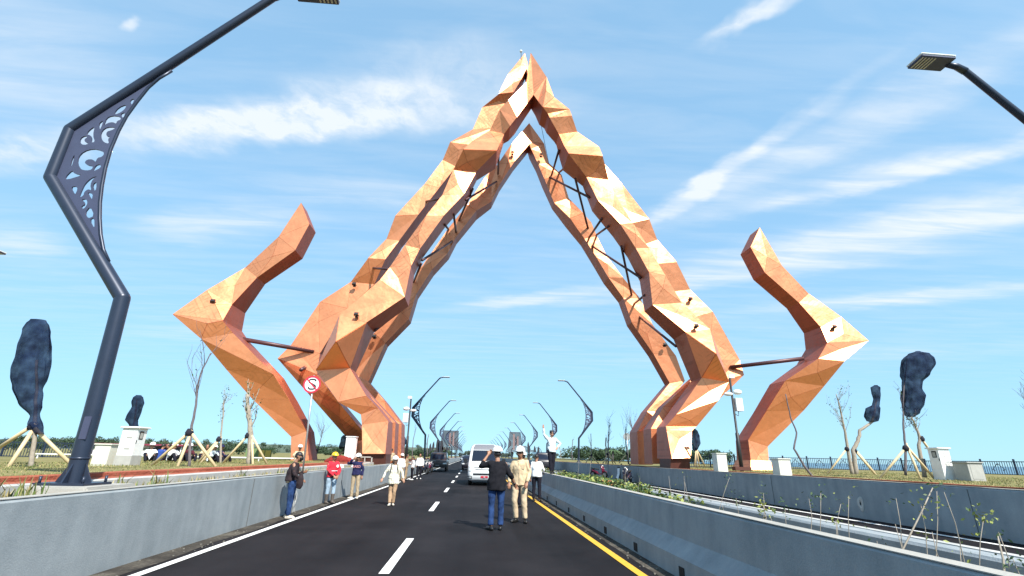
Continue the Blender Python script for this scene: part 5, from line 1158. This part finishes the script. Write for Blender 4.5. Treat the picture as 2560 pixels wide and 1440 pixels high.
# motorcycles
M_PLAST = mat('scooter_plastic', (0.018, 0.016, 0.03), 0.3, coat=0.3); M_SEAT = mat('scooter_seat', (0.012, 0.012, 0.012), 0.7); CHROME = mat('chrome', (0.6, 0.6, 0.62), 0.2, 0.9); M_RED = mat('scooter_red', (0.12, 0.01, 0.03), 0.3)
def scooter(label, x, y, rz, paint, group='parked scooters'):
    t = thing('scooter', label, 'scooter', (x, y, 0), rz, group)      # faces local -y
    for (yy, nm) in ((-.62, 1), (.62, 2)): wheel(t, 0, yy, .28, .11)
    V, Fc = [], []; loft(V, Fc, [(0, -.42, .42), (0, -.47, .6), (0, -.42, .8), (0, -.36, .95), (0, -.32, 1.02)], [(.13, .05), (.2, .07), (.22, .09), (.17, .09), (.08, .05)], 14); fuse('front_fairing', V, Fc, .025, paint, t)
    V, Fc = [], []; loft(V, Fc, [(0, -.36, .36), (0, -.1, .32), (0, .2, .45), (0, .55, .58), (0, .85, .66)], [(.13, .06), (.16, .07), (.17, .12), (.15, .13), (.06, .06)], 14); fuse('rear_body', V, Fc, .025, paint, t)
    V, Fc = [], []; loft(V, Fc, [(0, .0, .70), (0, .25, .74), (0, .6, .77), (0, .8, .8)], [(.09, .04), (.14, .06), (.14, .06), (.08, .04)], 12); fuse('seat', V, Fc, .02, M_SEAT, t)
    V, Fc = [], []; loft(V, Fc, [(0, -.85, .5), (0, -.62, .58), (0, -.4, .48)], [(.06, .02), (.075, .03), (.06, .02)], 12, Vector((1, 0, 0))); fuse('front_mudguard', V, Fc, .02, paint, t)
    tube('handlebar', [(-.34, -.22, 1.06), (-.15, -.3, 1.02), (.15, -.3, 1.02), (.34, -.22, 1.06)], .018, V_BLACK, t, 6); tube('fork', [(0, -.62, .28), (0, -.34, .9)], .03, CHROME, t, 6)
    V, Fc = [], []; loft(V, Fc, [(0, -.40, .98), (0, -.46, .99)], [(.10, .06), (.08, .045)], 12, Vector((1, 0, 0))); pyd('headlight', V, Fc, V_LIGHT, t, True)
    for sg in (-1, 1):
        box('indicator', (sg * .12, -.545, .78), (.07, .03, .05), V_LIGHT, t, .008)
        V, Fc = tube_data([(sg * .22, -.28, 1.04), (sg * .3, -.25, 1.2)], .008, 5); pyd('mirror_stalk', V, Fc, V_BLACK, t); box('mirror', (sg * .31, -.25, 1.23), (.12, .03, .08), V_BLACK, t, .012)
    tube('exhaust', [(.14, .3, .3), (.16, .8, .36)], .045, CHROME, t, 8); tube('side_stand', [(-.1, .05, .3), (-.2, .1, .01)], .012, V_BLACK, t, 5)
    return t
scooter('dark scooter parked by the far wall nearest the right arch leg', 11.05, 35.8, R(-35), M_PLAST)
scooter('dark red scooter parked farther along the far wall', 10.95, 43.6, R(40), M_RED)
for i, (x, y, r) in enumerate(((-4.3, 46.5, .5), (-4.2, 49.0, .2), (-4.25, 51.5, .4), (-4.6, 44.5, .3))):
    s_ = scooter('%s of four motorbikes parked beside the old pickup' % ['second nearest', 'third nearest', 'farthest', 'nearest'][i], x + .1, y, r, [M_PLAST, M_RED, M_PLAST, M_PLAST][i], 'motorbikes parked by the pickup')
# ------------------------------------------------------------------ trees, nets, stakes
BARK = mat('pale_bark', (0.30, 0.26, 0.21), 0.9, var=0.3, scale=14); BARK_D = mat('dark_bark', (0.13, 0.11, 0.12), 0.9, var=0.25, scale=14); BAMBOO = mat('bamboo_stake', (0.60, 0.47, 0.28), 0.6, var=0.15, scale=8); BIND = mat('black_binding', (0.01, 0.01, 0.02), 0.9)
LEAF = mat('leaf_green', (0.055, 0.10, 0.03), 0.6, var=0.35, scale=20); LEAF_Y = mat('leaf_yellow_green', (0.22, 0.25, 0.05), 0.6, var=0.3, scale=20); LEAF_DRY = mat('leaf_dry', (0.30, 0.12, 0.05), 0.8, var=0.4, scale=15)
def net_mat():
    m = bpy.data.materials.new('shade_net'); m.use_nodes = True; t = m.node_tree; b = t.nodes['Principled BSDF']
    g = N(t, 'ShaderNodeNewGeometry'); nz = N(t, 'ShaderNodeTexNoise', i_Scale=3.0, i_Detail=6.0); t.links.new(g.outputs['Position'], nz.inputs['Vector'])
    cr = N(t, 'ShaderNodeValToRGB'); t.links.new(nz.outputs[0], cr.inputs[0]); e = cr.color_ramp.elements; e[0].position = .35; e[0].color = (.003, .006, .020, 1); e[1].position = .75; e[1].color = (.016, .032, .085, 1)
    t.links.new(cr.outputs[0], b.inputs['Base Color']); b.inputs['Roughness'].default_value = 0.85; b.inputs['Specular IOR Level'].default_value = 0.1
    fa = N(t, 'ShaderNodeMapRange'); t.links.new(nz.outputs[0], fa.inputs[0]); fa.inputs[1].default_value = 0.3; fa.inputs[2].default_value = 0.7; fa.inputs[3].default_value = 0.95; fa.inputs[4].default_value = 0.6; t.links.new(fa.outputs[0], b.inputs['Alpha'])
    return m
NET = net_mat()
def leaves(name, pts, size, m, parent, inv):
    V, Fc = [], []
    for p in pts:
        a = Vector((random.uniform(-1, 1), random.uniform(-1, 1), random.uniform(-1, 1))).normalized(); b = a.cross(Vector((random.uniform(-1, 1), random.uniform(-1, 1), random.uniform(-1, 1)))).normalized()
        s = size * random.uniform(.6, 1.3); k = len(V)
        V += [p - a * s, p + b * s * .45, p + a * s, p - b * s * .45]; Fc += [(k, k + 1, k + 2), (k, k + 2, k + 3)]
    if not V: return None
    o = pyd(name, V, Fc, m, parent); o.matrix_parent_inverse = inv
    return o
def net_wrap(rings, Y, parent, inv, seed=0):
    V, Fc = [], []; n = 56; R_ = []
    for (y, c, r) in rings: p = at(c, y, Y); q = at(c + r, y, Y); R_.append((p, abs(q.x - p.x)))
    # resample smoothly
    S_ = []
    for i in range(len(R_) - 1):
        for k in range(5):
            f = k / 5; f = f * f * (3 - 2 * f); S_.append((R_[i][0].lerp(R_[i + 1][0], k / 5), R_[i][1] * (1 - f) + R_[i + 1][1] * f))
    S_.append(R_[-1])
    for i, (p, r) in enumerate(S_):
        for k in range(n):
            a = 2 * PI * k / n
            w = 1 + .08 * math.sin(3 * a + seed + i * .12) + .10 * noise.noise(Vector((math.cos(a) * 2 + seed, math.sin(a) * 2, i * .18))) + .26 * abs(noise.noise(Vector((math.cos(a) * 4.5 + seed, math.sin(a) * 4.5, i * .06)))) - .06
            V.append(p + Vector((r * w * math.cos(a), r * w * math.sin(a) * .75, 0)))
    m = len(S_)
    for i in range(m - 1):
        for k in range(n): Fc.append((i * n + k, i * n + (k + 1) % n, (i + 1) * n + (k + 1) % n, (i + 1) * n + k))
    Fc.append(tuple(range(n))); Fc.append(tuple((m - 1) * n + k for k in range(n)))
    o = pyd('shade_net', V, Fc, NET, parent, True); o.matrix_parent_inverse = inv
    return o
def twigs(V, Fc, p, d, L, r, depth, tips):
    pts = [p]; rad = [r]; q = p.copy(); dd = d.copy()
    for k in range(4):
        dd = (dd + Vector((random.uniform(-.25, .25), random.uniform(-.25, .25), random.uniform(-.05, .25)))).normalized(); q = q + dd * L / 4; pts.append(q); rad.append(r * (1 - .2 * (k + 1)) + .002)
        if depth > 0 and k >= 0 and random.random() < .75: twigs(V, Fc, q, (dd + Vector((random.uniform(-.9, .9), random.uniform(-.6, .6), random.uniform(0, .6)))).normalized(), L * .55, r * .5, depth - 1, tips)
    tube_data(pts, rad, 5, True, V, Fc); tips += pts[1:]
def tree(label, Y, trunk, r0, r1, stakes=(), net=None, tw=0, tw_len=.8, leaf_n=0, leaf_m=None, bark=BARK, binding=None, name='staked_sapling', sticks=0, cat='tree', leaf_size=.045, group=None, sr=.045, foot=True):
    pts = [at(x, y, Y) for (x, y) in trunk]
    root = thing(name, label, cat, tuple(pts[0]), 0, group); inv = Matrix.Translation(-pts[0])
    if foot: pts[0] = pts[0] + Vector((0, 0, -.12))
    P_ = []
    for a, b in zip(pts[:-1], pts[1:]):
        for k in range(4): P_.append(a.lerp(b, k / 4) + Vector((random.uniform(-1, 1), random.uniform(-1, 1), 0)) * r1 * .5)
    P_.append(pts[-1])
    n = len(P_)
    o = tube('trunk', P_, [r0 + (r1 - r0) * i / (n - 1) for i in range(n)], bark, root, 8); o.matrix_parent_inverse = inv
    tips = []
    if tw:
        V, Fc = [], []
        for k in range(tw):
            f = random.uniform(.45, 1.0); i = int(f * (n - 1)); d = (P_[i] - P_[max(0, i - 1)]).normalized()
            twigs(V, Fc, P_[i], (d + Vector((random.uniform(-.9, .9), random.uniform(-.6, .6), random.uniform(0, .5)))).normalized(), tw_len * random.uniform(.5, 1.1), max(.008, r1 * .55), 1, tips)
        o = pyd('branches', V, Fc, bark, root, True); o.matrix_parent_inverse = inv
    if leaf_n and tips: leaves('leaves', [random.choice(tips) + Vector((random.uniform(-.08, .08), random.uniform(-.08, .08), random.uniform(-.08, .08))) for _ in range(leaf_n)], leaf_size, leaf_m or LEAF, root, inv)
    for i, (x0, y0, x1, y1, dy) in enumerate(stakes):
        a = at(x0, y0, Y); b = at(x1, y1, Y + dy * .0); b = Vector((b.x, Y + dy, b.z)); b = b + (b - a).normalized() * .1
        o = tube('stake', [a + (a - b).normalized() * .1, b], sr, BAMBOO, root, 8); o.matrix_parent_inverse = inv
    if stakes:
        a = at(stakes[0][0], stakes[0][1], Y); V, Fc = [], []; loft(V, Fc, [a + Vector((0, 0, -.12)), a + Vector((0, 0, -.02)), a + Vector((0, 0, .1))], [.09, .12, .07], 10); o = pyd('binding', V, Fc, BIND, root, True); o.matrix_parent_inverse = inv
    if net: net_wrap(net, Y, root, inv, random.random() * 6)
    return root
random.seed(21)
tree('tall tree bundled in dark blue net with bamboo stakes at far left', 14.8, [(78, 1172), (88, 1080), (90, 1000), (92, 900)], .06, .03, [(82, 1064, -25, 1122, .2), (84, 1072, 60, 1172, -.5), (94, 1078, 152, 1165, .4)], [(800, 97, 17), (812, 95, 26), (830, 92, 29), (870, 84, 36), (915, 75, 41), (945, 70, 38), (975, 67, 33), (1010, 75, 25), (1040, 88, 10), (1062, 89, 16), (1085, 100, 10)], name='wrapped_tree', sr=.05)
tree('small tree wrapped in dark net behind the tall left cabinet', 22, [(338, 1165), (336, 1100), (335, 1060), (342, 1000)], .05, .03, [], [(988, 347, 6), (994, 346, 12), (1008, 345, 14), (1018, 343, 12), (1035, 334, 15), (1050, 328, 14), (1062, 333, 11), (1075, 337, 8)], name='wrapped_tree')
tree('bare forked sapling on a bamboo tripod, tallest left of the wing', 16.2, [(474, 1165), (477, 1080), (490, 1012), (495, 960), (505, 925), (527, 882)], .045, .016, [(474, 1080, 360, 1172, .2), (476, 1085, 455, 1174, -.3), (478, 1082, 530, 1172, .3)], tw=7, tw_len=1.3, leaf_n=10, bark=BARK_D)
tree('short bare sapling with leaning stakes behind the seated group', 22.6, [(553, 1160), (552, 1085), (558, 1040), (560, 1000)], .05, .014, [(548, 1097, 478, 1168, .2), (550, 1097, 505, 1165, -.3)], tw=10, tw_len=.9, leaf_n=70)
tree('pale trunked sapling with stakes in front of the wing', 20.9, [(626, 1166), (625, 1085), (622, 1040), (618, 985)], .12, .07, [(620, 1088, 543, 1166, .2), (630, 1096, 643, 1168, -.4), (632, 1094, 657, 1160, .4)], tw=9, tw_len=.75, leaf_n=120, leaf_m=LEAF)
tree('thin bare twigged tree showing behind the left wing foot', 42, [(790, 1140), (800, 1105), (812, 1062)], .05, .02, [(792, 1125, 775, 1145, .3)], tw=8, tw_len=1.6, bark=BARK_D)
tree('dark wrapped sapling behind the white column box', 37, [(866, 1150), (864, 1118), (862, 1092)], .05, .03, [(862, 1125, 835, 1150, .2)], [(1088, 862, 4), (1094, 862, 9), (1104, 863, 11), (1116, 858, 11), (1122, 853, 6)], name='wrapped_tree')
tree('dark wrapped sapling just right of the left arch legs', 44, [(1010, 1145), (1010, 1110), (1009, 1095)], .04, .03, [], [(1088, 1008, 2), (1095, 1009, 5), (1106, 1010, 7), (1115, 1008, 3)], name='wrapped_tree')
tree('thin leaning sapling beyond the left camera pole', 52, [(1030, 1145), (1033, 1100), (1041, 1068)], .05, .02, tw=2, tw_len=.8, bark=BARK_D)
tree('thin upright sapling beside the first left lamp', 58, [(1068, 1140), (1068, 1105), (1072, 1085)], .06, .03, tw=1, tw_len=.5, bark=BARK_D)
tree('thin curved sapling nearest the waving man', 58, [(1402, 1146), (1402, 1130), (1398, 1115)], .04, .02, tw=1, tw_len=.5)
tree('slender crooked sapling left of the first right lamp', 58, [(1431, 1147), (1429, 1130), (1431, 1110), (1432, 1098)], .05, .03, tw=1, tw_len=.4, bark=BARK_D)
tree('thin sapling on a low tripod right of the first right lamp', 48, [(1478, 1154), (1478, 1130), (1477, 1084)], .05, .03, [(1478, 1138, 1466, 1155, 0), (1478, 1138, 1495, 1156, .2)], tw=3, tw_len=.8, leaf_n=15)
tree('branchy sapling on a tripod left of the round sign', 46, [(1520, 1160), (1520, 1130), (1521, 1092), (1524, 1063)], .08, .03, [(1519, 1135, 1509, 1156, 0), (1522, 1135, 1533, 1157, .2), (1523, 1135, 1540, 1157, .3)], tw=9, tw_len=1.3, leaf_n=25, bark=BARK_D)
tree('thin bare pole sapling beside the branchy one', 48, [(1515, 1156), (1515, 1120), (1515, 1094)], .06, .06, bark=BARK)
tree('bare branchy sapling closest to the right arch legs', 45, [(1571, 1157), (1568, 1130), (1564, 1105), (1565, 1073)], .07, .025, [(1567, 1134, 1549, 1156, 0), (1568, 1136, 1574, 1157, .2)], tw=9, tw_len=1.2, leaf_n=20, bark=BARK_D)
tree('bare twig crown peeking over the right arch legs', 50, [(1588, 1150), (1584, 1090), (1579, 1060)], .07, .03, tw=9, tw_len=1.7, leaf_n=20, bark=BARK_D)
tree('slim wrapped sapling between the right arch leg and cream box', 39, [(1742, 1166), (1741, 1120), (1738, 1090)], .05, .03, [(1740, 1122, 1734, 1163, -.2), (1741, 1122, 1748, 1163, 0), (1742, 1124, 1766, 1164, .3)], [(1072, 1736, 3), (1078, 1737, 7), (1090, 1740, 9), (1108, 1741, 10), (1120, 1738, 7), (1128, 1737, 3)], name='wrapped_tree', sr=.05)
tree('crooked leafless branch standing before the right wing', 20.2, [(2036, 1192), (2010, 1164), (1985, 1122), (1992, 1082), (1976, 1042), (1964, 985)], .05, .02, bark=BARK_D, name='crooked_branch')
tree('leafy thin sapling left of the crooked wrapped one', 26, [(2131, 1184), (2121, 1130), (2113, 1082), (2100, 1020), (2090, 985)], .10, .02, [(2117, 1122, 2076, 1184, .2)], tw=10, tw_len=1.1, leaf_n=130)
tree('crooked tree with a dark net bundle on its tip', 26, [(2139, 1184), (2133, 1126), (2145, 1102), (2150, 1076), (2181, 1055), (2192, 1000)], .12, .05, [(2137, 1126, 2182, 1187, -.2), (2138, 1124, 2201, 1187, .3)], [(963, 2189, 4), (969, 2188, 10), (982, 2190, 9), (998, 2192, 7), (1013, 2190, 8), (1022, 2182, 15), (1040, 2180, 16), (1052, 2182, 13), (1056, 2180, 4)], name='wrapped_tree', sr=.055)
tree('big twin-bulge netted tree on bamboo tripod at right', 19, [(2262, 1180), (2263, 1112), (2258, 1060), (2260, 970), (2268, 895)], .05, .015, [(2264, 1120, 2214, 1192, .2), (2267, 1114, 2286, 1200, -.3), (2272, 1122, 2352, 1202, .2)], [(878, 2294, 5), (886, 2294, 22), (900, 2294, 32), (915, 2293, 33), (937, 2288, 29), (955, 2281, 20), (972, 2281, 20), (990, 2285, 25), (1012, 2283, 22), (1032, 2278, 17), (1042, 2276, 8)], tw=4, tw_len=.9, leaf_n=20, name='wrapped_tree', bark=BARK_D)
tree('leafy sapling between the netted tree and the tall right cabinet', 19.6, [(2311, 1186), (2297, 1120), (2299, 1092), (2288, 1062), (2276, 1040)], .08, .025, [(2303, 1096, 2345, 1140, .2)], tw=7, tw_len=.6, leaf_n=130)
tree('twigs of a tree just entering at the right frame edge', 15, [(2585, 1210), (2578, 1060), (2562, 965)], .05, .015, tw=8, tw_len=.7, leaf_n=12, bark=BARK_D)

# ------------------------------------------------------------------ far woods
def wood_mat(name, c1, c2):
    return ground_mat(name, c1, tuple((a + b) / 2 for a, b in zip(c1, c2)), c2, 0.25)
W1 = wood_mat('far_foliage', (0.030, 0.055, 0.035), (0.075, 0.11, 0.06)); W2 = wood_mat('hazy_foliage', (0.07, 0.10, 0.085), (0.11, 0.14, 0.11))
def wood(name, label, x0, y0, x1, y1, h, dep, n, leaf_s, m, seed):
    random.seed(seed); V, Fc = [], []; L = math.hypot(x1 - x0, y1 - y0)
    clumps = []
    k = 0
    while k < n // 90:
        f = random.random(); hh = h * (.45 + .55 * (0.5 + 0.5 * noise.noise(Vector((f * L / (h * 2.2), seed, 0)))) + random.uniform(-.15, .15))
        clumps.append((x0 + (x1 - x0) * f + random.uniform(-1, 1) * 2, y0 + (y1 - y0) * f + random.uniform(0, dep), hh * random.uniform(.3, .95), h * random.uniform(.14, .3))); k += 1
    for (cx, cy, cz, cr) in clumps:
        for _ in range(90):
            d = Vector((random.gauss(0, 1), random.gauss(0, 1), random.gauss(0, 1))).normalized() * cr * random.uniform(.6, 1.05)
            p = Vector((cx, cy, GL + cz)) + Vector((d.x * 1.5, d.y, d.z)); a = Vector((random.uniform(-1, 1), random.uniform(-1, 1), random.uniform(-1, 1))).normalized(); b = a.cross(d).normalized() if a.cross(d).length > .01 else Vector((1, 0, 0))
            s = leaf_s * random.uniform(.6, 1.4); q = len(V); V += [p - a * s, p + b * s * .6, p + a * s]; Fc.append((q, q + 1, q + 2))
    o = pyd(name, V, Fc, m); stuff(o); tag(o, label, 'wood')
    return o
wood('far_wood', 'dense green trees along the horizon at far left', -190, 130, -48, 110, 3.6, 18, 26000, .28, W1, 3)
wood('far_wood', 'low scrub and trees beyond the left verge people', -60, 170, -10, 200, 3.2, 30, 20000, .4, W1, 5)
wood('far_wood', 'green scrub behind the staked saplings at right', 26, 120, 60, 112, 3.9, 20, 16000, .35, W1, 8)
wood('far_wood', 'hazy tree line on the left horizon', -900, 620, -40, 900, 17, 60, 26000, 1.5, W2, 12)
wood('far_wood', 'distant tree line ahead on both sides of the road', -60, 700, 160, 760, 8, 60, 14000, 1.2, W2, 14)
hv = [(-2600 + i * 130, 2600 + 100 * math.sin(i), 25 + 26 * (0.5 + 0.5 * noise.noise(Vector((i * .6, 2, 0))))) for i in range(20)]
V = [(x, y, -2) for (x, y, z) in hv] + hv + [(x, y + 600, z * .8) for (x, y, z) in hv]
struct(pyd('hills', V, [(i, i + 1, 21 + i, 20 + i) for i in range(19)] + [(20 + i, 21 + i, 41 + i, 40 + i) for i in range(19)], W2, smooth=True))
palm_l = thing('palm_tree', 'small dark palm beside the first lamp of the right row', 'tree', (29.5, 105, GL)); tube('trunk', [(0, 0, 0), (.1, 0, 2.2)], .18, BARK_D, palm_l, 7)
V, Fc = [], []
for k in range(12):
    a = 2 * PI * k / 12; d = Vector((math.cos(a), math.sin(a), 0)); pr_ = None
    for j in range(5):
        f = j / 4; c = Vector((.1, 0, 2.2)) + d * 1.9 * f + Vector((0, 0, .9 * f - 1.5 * f * f)); w = Vector((-d.y, d.x, 0)) * .28 * (1 - f * .8); V += [c + w - Vector((0, 0, .12)), c - w - Vector((0, 0, .12)), c]
        if j: b = len(V) - 6; Fc += [(b, b + 3, b + 5, b + 2), (b + 2, b + 5, b + 4, b + 1)]
pyd('crown', V, Fc, LEAF, palm_l)

# ------------------------------------------------------------------ grass and weeds
def blades(name, label, n, fx, h, w, mats, seed, lean=.4):
    random.seed(seed); V, Fc, MI = [], [], []
    for _ in range(n):
        p = fx(); hh = h * random.uniform(.4, 1.2); a = random.uniform(0, 2 * PI); d = Vector((math.cos(a), math.sin(a), 0)); e = Vector((-d.y, d.x, 0)) * w * random.uniform(.6, 1.2)
        k = len(V); t = p + d * hh * random.uniform(0, lean) + Vector((0, 0, hh)); m_ = p + d * hh * .12 + Vector((0, 0, hh * .55))
        V += [p - e, p + e, m_ + e * .7, m_ - e * .7, t]; Fc += [(k, k + 1, k + 2, k + 3), (k + 3, k + 2, k + 4)]; mi = random.randrange(len(mats)); MI += [mi, mi]
    me = bpy.data.meshes.new(name); me.from_pydata([tuple(v) for v in V], [], Fc)
    for m in mats: me.materials.append(m)
    me.polygons.foreach_set('material_index', MI); me.update()
    o = bpy.data.objects.new(name, me); col.objects.link(o); stuff(o); tag(o, label, 'grass')
    return o
G1 = mat('grass_green', (0.10, 0.15, 0.035), 0.8, var=0.3, scale=3); G2 = mat('grass_straw', (0.36, 0.30, 0.14), 0.85, var=0.3, scale=3); G3 = mat('grass_olive', (0.20, 0.20, 0.07), 0.8, var=0.3, scale=3)
def g_left():
    y = 4 + 40 * random.random() ** 1.6; return Vector((-6.75 - 8 * random.random() ** 1.3, y, 1.10))
blades('grass', 'dry green grass covering the left verge', 26000, g_left, .055, .009, [G1, G2, G3, G3], 4, 1.2)
def g_right(): y = 9 + 30 * random.random() ** 1.4; return Vector((13.3 + 14 * random.random(), y, 1.02))
blades('grass', 'dry grass covering the right verge', 16000, g_right, .06, .011, [G1, G2, G3], 5, 1.2)
def g_edge():
    y = 3 + 30 * random.random() ** 1.3; c = noise.noise(Vector((y * 1.3, 1, 0)))
    return Vector((-5.16 - .7 * random.random(), y, soil_l(-5.4, y))) if c > -.05 else Vector((-5.85, y, .9))
blades('grass_weeds', 'weeds growing between the left wall and kerb', 1500, g_edge, .14, .012, [G1, G2, G2], 6, .7)
def g_med():
    y = 1.5 + 34 * random.random() ** 1.2; return Vector((3.44 + .75 * random.random() ** 1.6, y, soil_z(3.6, y)))
blades('grass_weeds', 'straw coloured weeds along the near edge of the planting strip', 7000, g_med, .14, .008, [G2, G3, G1, LEAF_Y, LEAF_DRY], 7, .9)
def g_tuft():
    c = random.choice(((-5.32, 6.7), (-5.4, 8.55), (-5.3, 6.2), (-5.5, 9.6), (-5.35, 12.5), (-5.4, 15.2))); return Vector((c[0] + random.gauss(0, .07), c[1] + random.gauss(0, .12), .93))
blades('grass_tufts', 'taller grass tufts around the foot of the nearest lamp', 130, g_tuft, .30, .014, [G2, G1, G3], 8, .9)
# leafy ground cover farther along the strip
random.seed(9); V, Fc, MI = [], [], []
for _ in range(420):
    y = random.uniform(10.5, 24) if random.random() < .8 else random.uniform(24, 45); x = random.uniform(3.5, 4.9); z0 = soil_z(x, y)
    for k in range(16):
        p = Vector((x + random.gauss(0, .10), y + random.gauss(0, .13), z0 + random.uniform(.02, .26))); a = Vector((random.uniform(-1, 1), random.uniform(-1, 1), random.uniform(-.3, .8))).normalized(); b = a.cross(Vector((random.uniform(-1, 1), random.uniform(-1, 1), random.uniform(-1, 1)))).normalized(); s = random.uniform(.03, .075)
        q = len(V); V += [p - a * s, p + b * s * .55, p + a * s, p - b * s * .55]; Fc.append((q, q + 1, q + 2, q + 3)); MI.append(2 if noise.noise(Vector((y * .55, x, 3))) > .42 else random.choice((0, 0, 1)))
me = bpy.data.meshes.new('ground_cover'); me.from_pydata([tuple(v) for v in V], [], Fc)
for m in (LEAF, LEAF_Y, LEAF_DRY): me.materials.append(m)
me.polygons.foreach_set('material_index', MI); me.update(); o = bpy.data.objects.new('ground_cover', me); col.objects.link(o); stuff(o); tag(o, 'leafy ground cover in the median planting strip', 'plants')
# young plants in the strip: (base picture point, top picture point, leaves)
def strip_plant(bx, by, tx, ty, lf, label, r=.0048, lm=None, ls=.019, group='thin saplings in the median planting strip'):
    X = 3.75
    def onX(px, py, X):
        c = (px - 1280.0, py - 720.0, FOC); d = [sum(AX[i][j] * c[j] for j in range(3)) for i in range(3)]; t = X / d[0]; return Vector((X, d[1] * t, CAM_H + d[2] * t))
    b = onX(bx, by, X); b.z = min(b.z, soil_z(X, b.y) + .02); t = at(tx, ty, b.y + random.uniform(-.1, .1))
    root = thing('sapling', label, 'sapling', tuple(b), 0, group); inv = Matrix.Translation(-b)
    b2 = b + Vector((0, 0, -.08)); m1 = b.lerp(t, .4) + Vector((random.uniform(-.03, .03), 0, .02)); m2 = b.lerp(t, .75) + Vector((random.uniform(-.03, .03), 0, .02))
    o = tube('stem', [b2, b, m1, m2, t], [r * 1.2, r, r * .85, r * .7, r * .45], BARK, root, 6); o.matrix_parent_inverse = inv
    if lf:
        tips = [t + Vector((random.gauss(0, .05), random.gauss(0, .05), random.gauss(0, .05))) for _ in range(lf)] + [m2.lerp(t, random.random()) + Vector((random.gauss(0, .05), random.gauss(0, .05), random.gauss(0, .03))) for _ in range(lf // 2)]
        leaves('leaves', tips, ls, lm or random.choice((LEAF, LEAF_Y)), root, inv)
    return root
random.seed(33)
strip_plant(2166, 1376, 2332, 1219, 6, 'longest bare stem leaning right across the planting strip', .010, group=None)
strip_plant(2495, 1443, 2494, 1340, 0, 'thick pale stem near the right end of the strip', .011, group=None)
PL = []
for q in [(1902, 1262 + 120, 1908, 1232, 10), (1677, 1252, 1672, 1190, 0), (1702, 1258, 1710, 1190, 5), (1735, 1262, 1712, 1205, 0), (1757, 1262, 1824, 1193, 14), (1851, 1292, 1840, 1245, 16), (1805, 1283, 1806, 1262, 6), (2014, 1338, 2022, 1245, 6), (2029, 1342, 2052, 1232, 14), (2065, 1350, 2102, 1260, 4), (2107, 1355, 2122, 1240, 8),
          (2100, 1355, 2090, 1300, 10), (1959, 1318, 1962, 1268, 18), (2240, 1386, 2240, 1245, 5), (2276, 1400, 2238, 1310, 0), (2300, 1402, 2302, 1260, 14), (2313, 1404, 2342, 1228, 8), (2358, 1417, 2330, 1330, 4), (2400, 1425, 2400, 1370, 6), (2411, 1431, 2360, 1230, 6), (2402, 1420, 2460, 1290, 26), (2515, 1440, 2496, 1330, 8), (2535, 1440, 2530, 1392, 14), (1938, 1310, 1925, 1290, 6), (2180, 1380, 2192, 1352, 8), (1560, 1212, 1566, 1170, 0), (1470, 1190, 1478, 1150, 0), (1444, 1180, 1446, 1152, 0), (1590, 1222, 1600, 1195, 6)]:
    PL.append(q)
ORD = ['nearest', 'second', 'third', 'fourth', 'fifth', 'sixth', 'seventh', 'eighth', 'ninth', 'tenth', 'eleventh', 'twelfth', 'thirteenth', 'fourteenth', 'fifteenth', 'sixteenth', 'seventeenth', 'eighteenth', 'nineteenth', 'twentieth', 'twenty-first', 'twenty-second', 'twenty-third', 'twenty-fourth', 'twenty-fifth', 'twenty-sixth', 'twenty-seventh', 'twenty-eighth', 'farthest']
PL.sort(key=lambda q: -q[0])
for i, q in enumerate(PL):
    strip_plant(*q, '%s thin sapling, %s from the right end of the planting strip' % ('bare' if not q[4] else ('leafy' if q[4] > 9 else 'sparse-leaved'), ORD[i]))
bt = strip_plant(1905, 1305, 1908, 1262, 30, 'bushy yellow-green sapling in the middle of the planting strip', .010, LEAF_Y, .026, None)

bpy.data.scenes.remove(workshop)
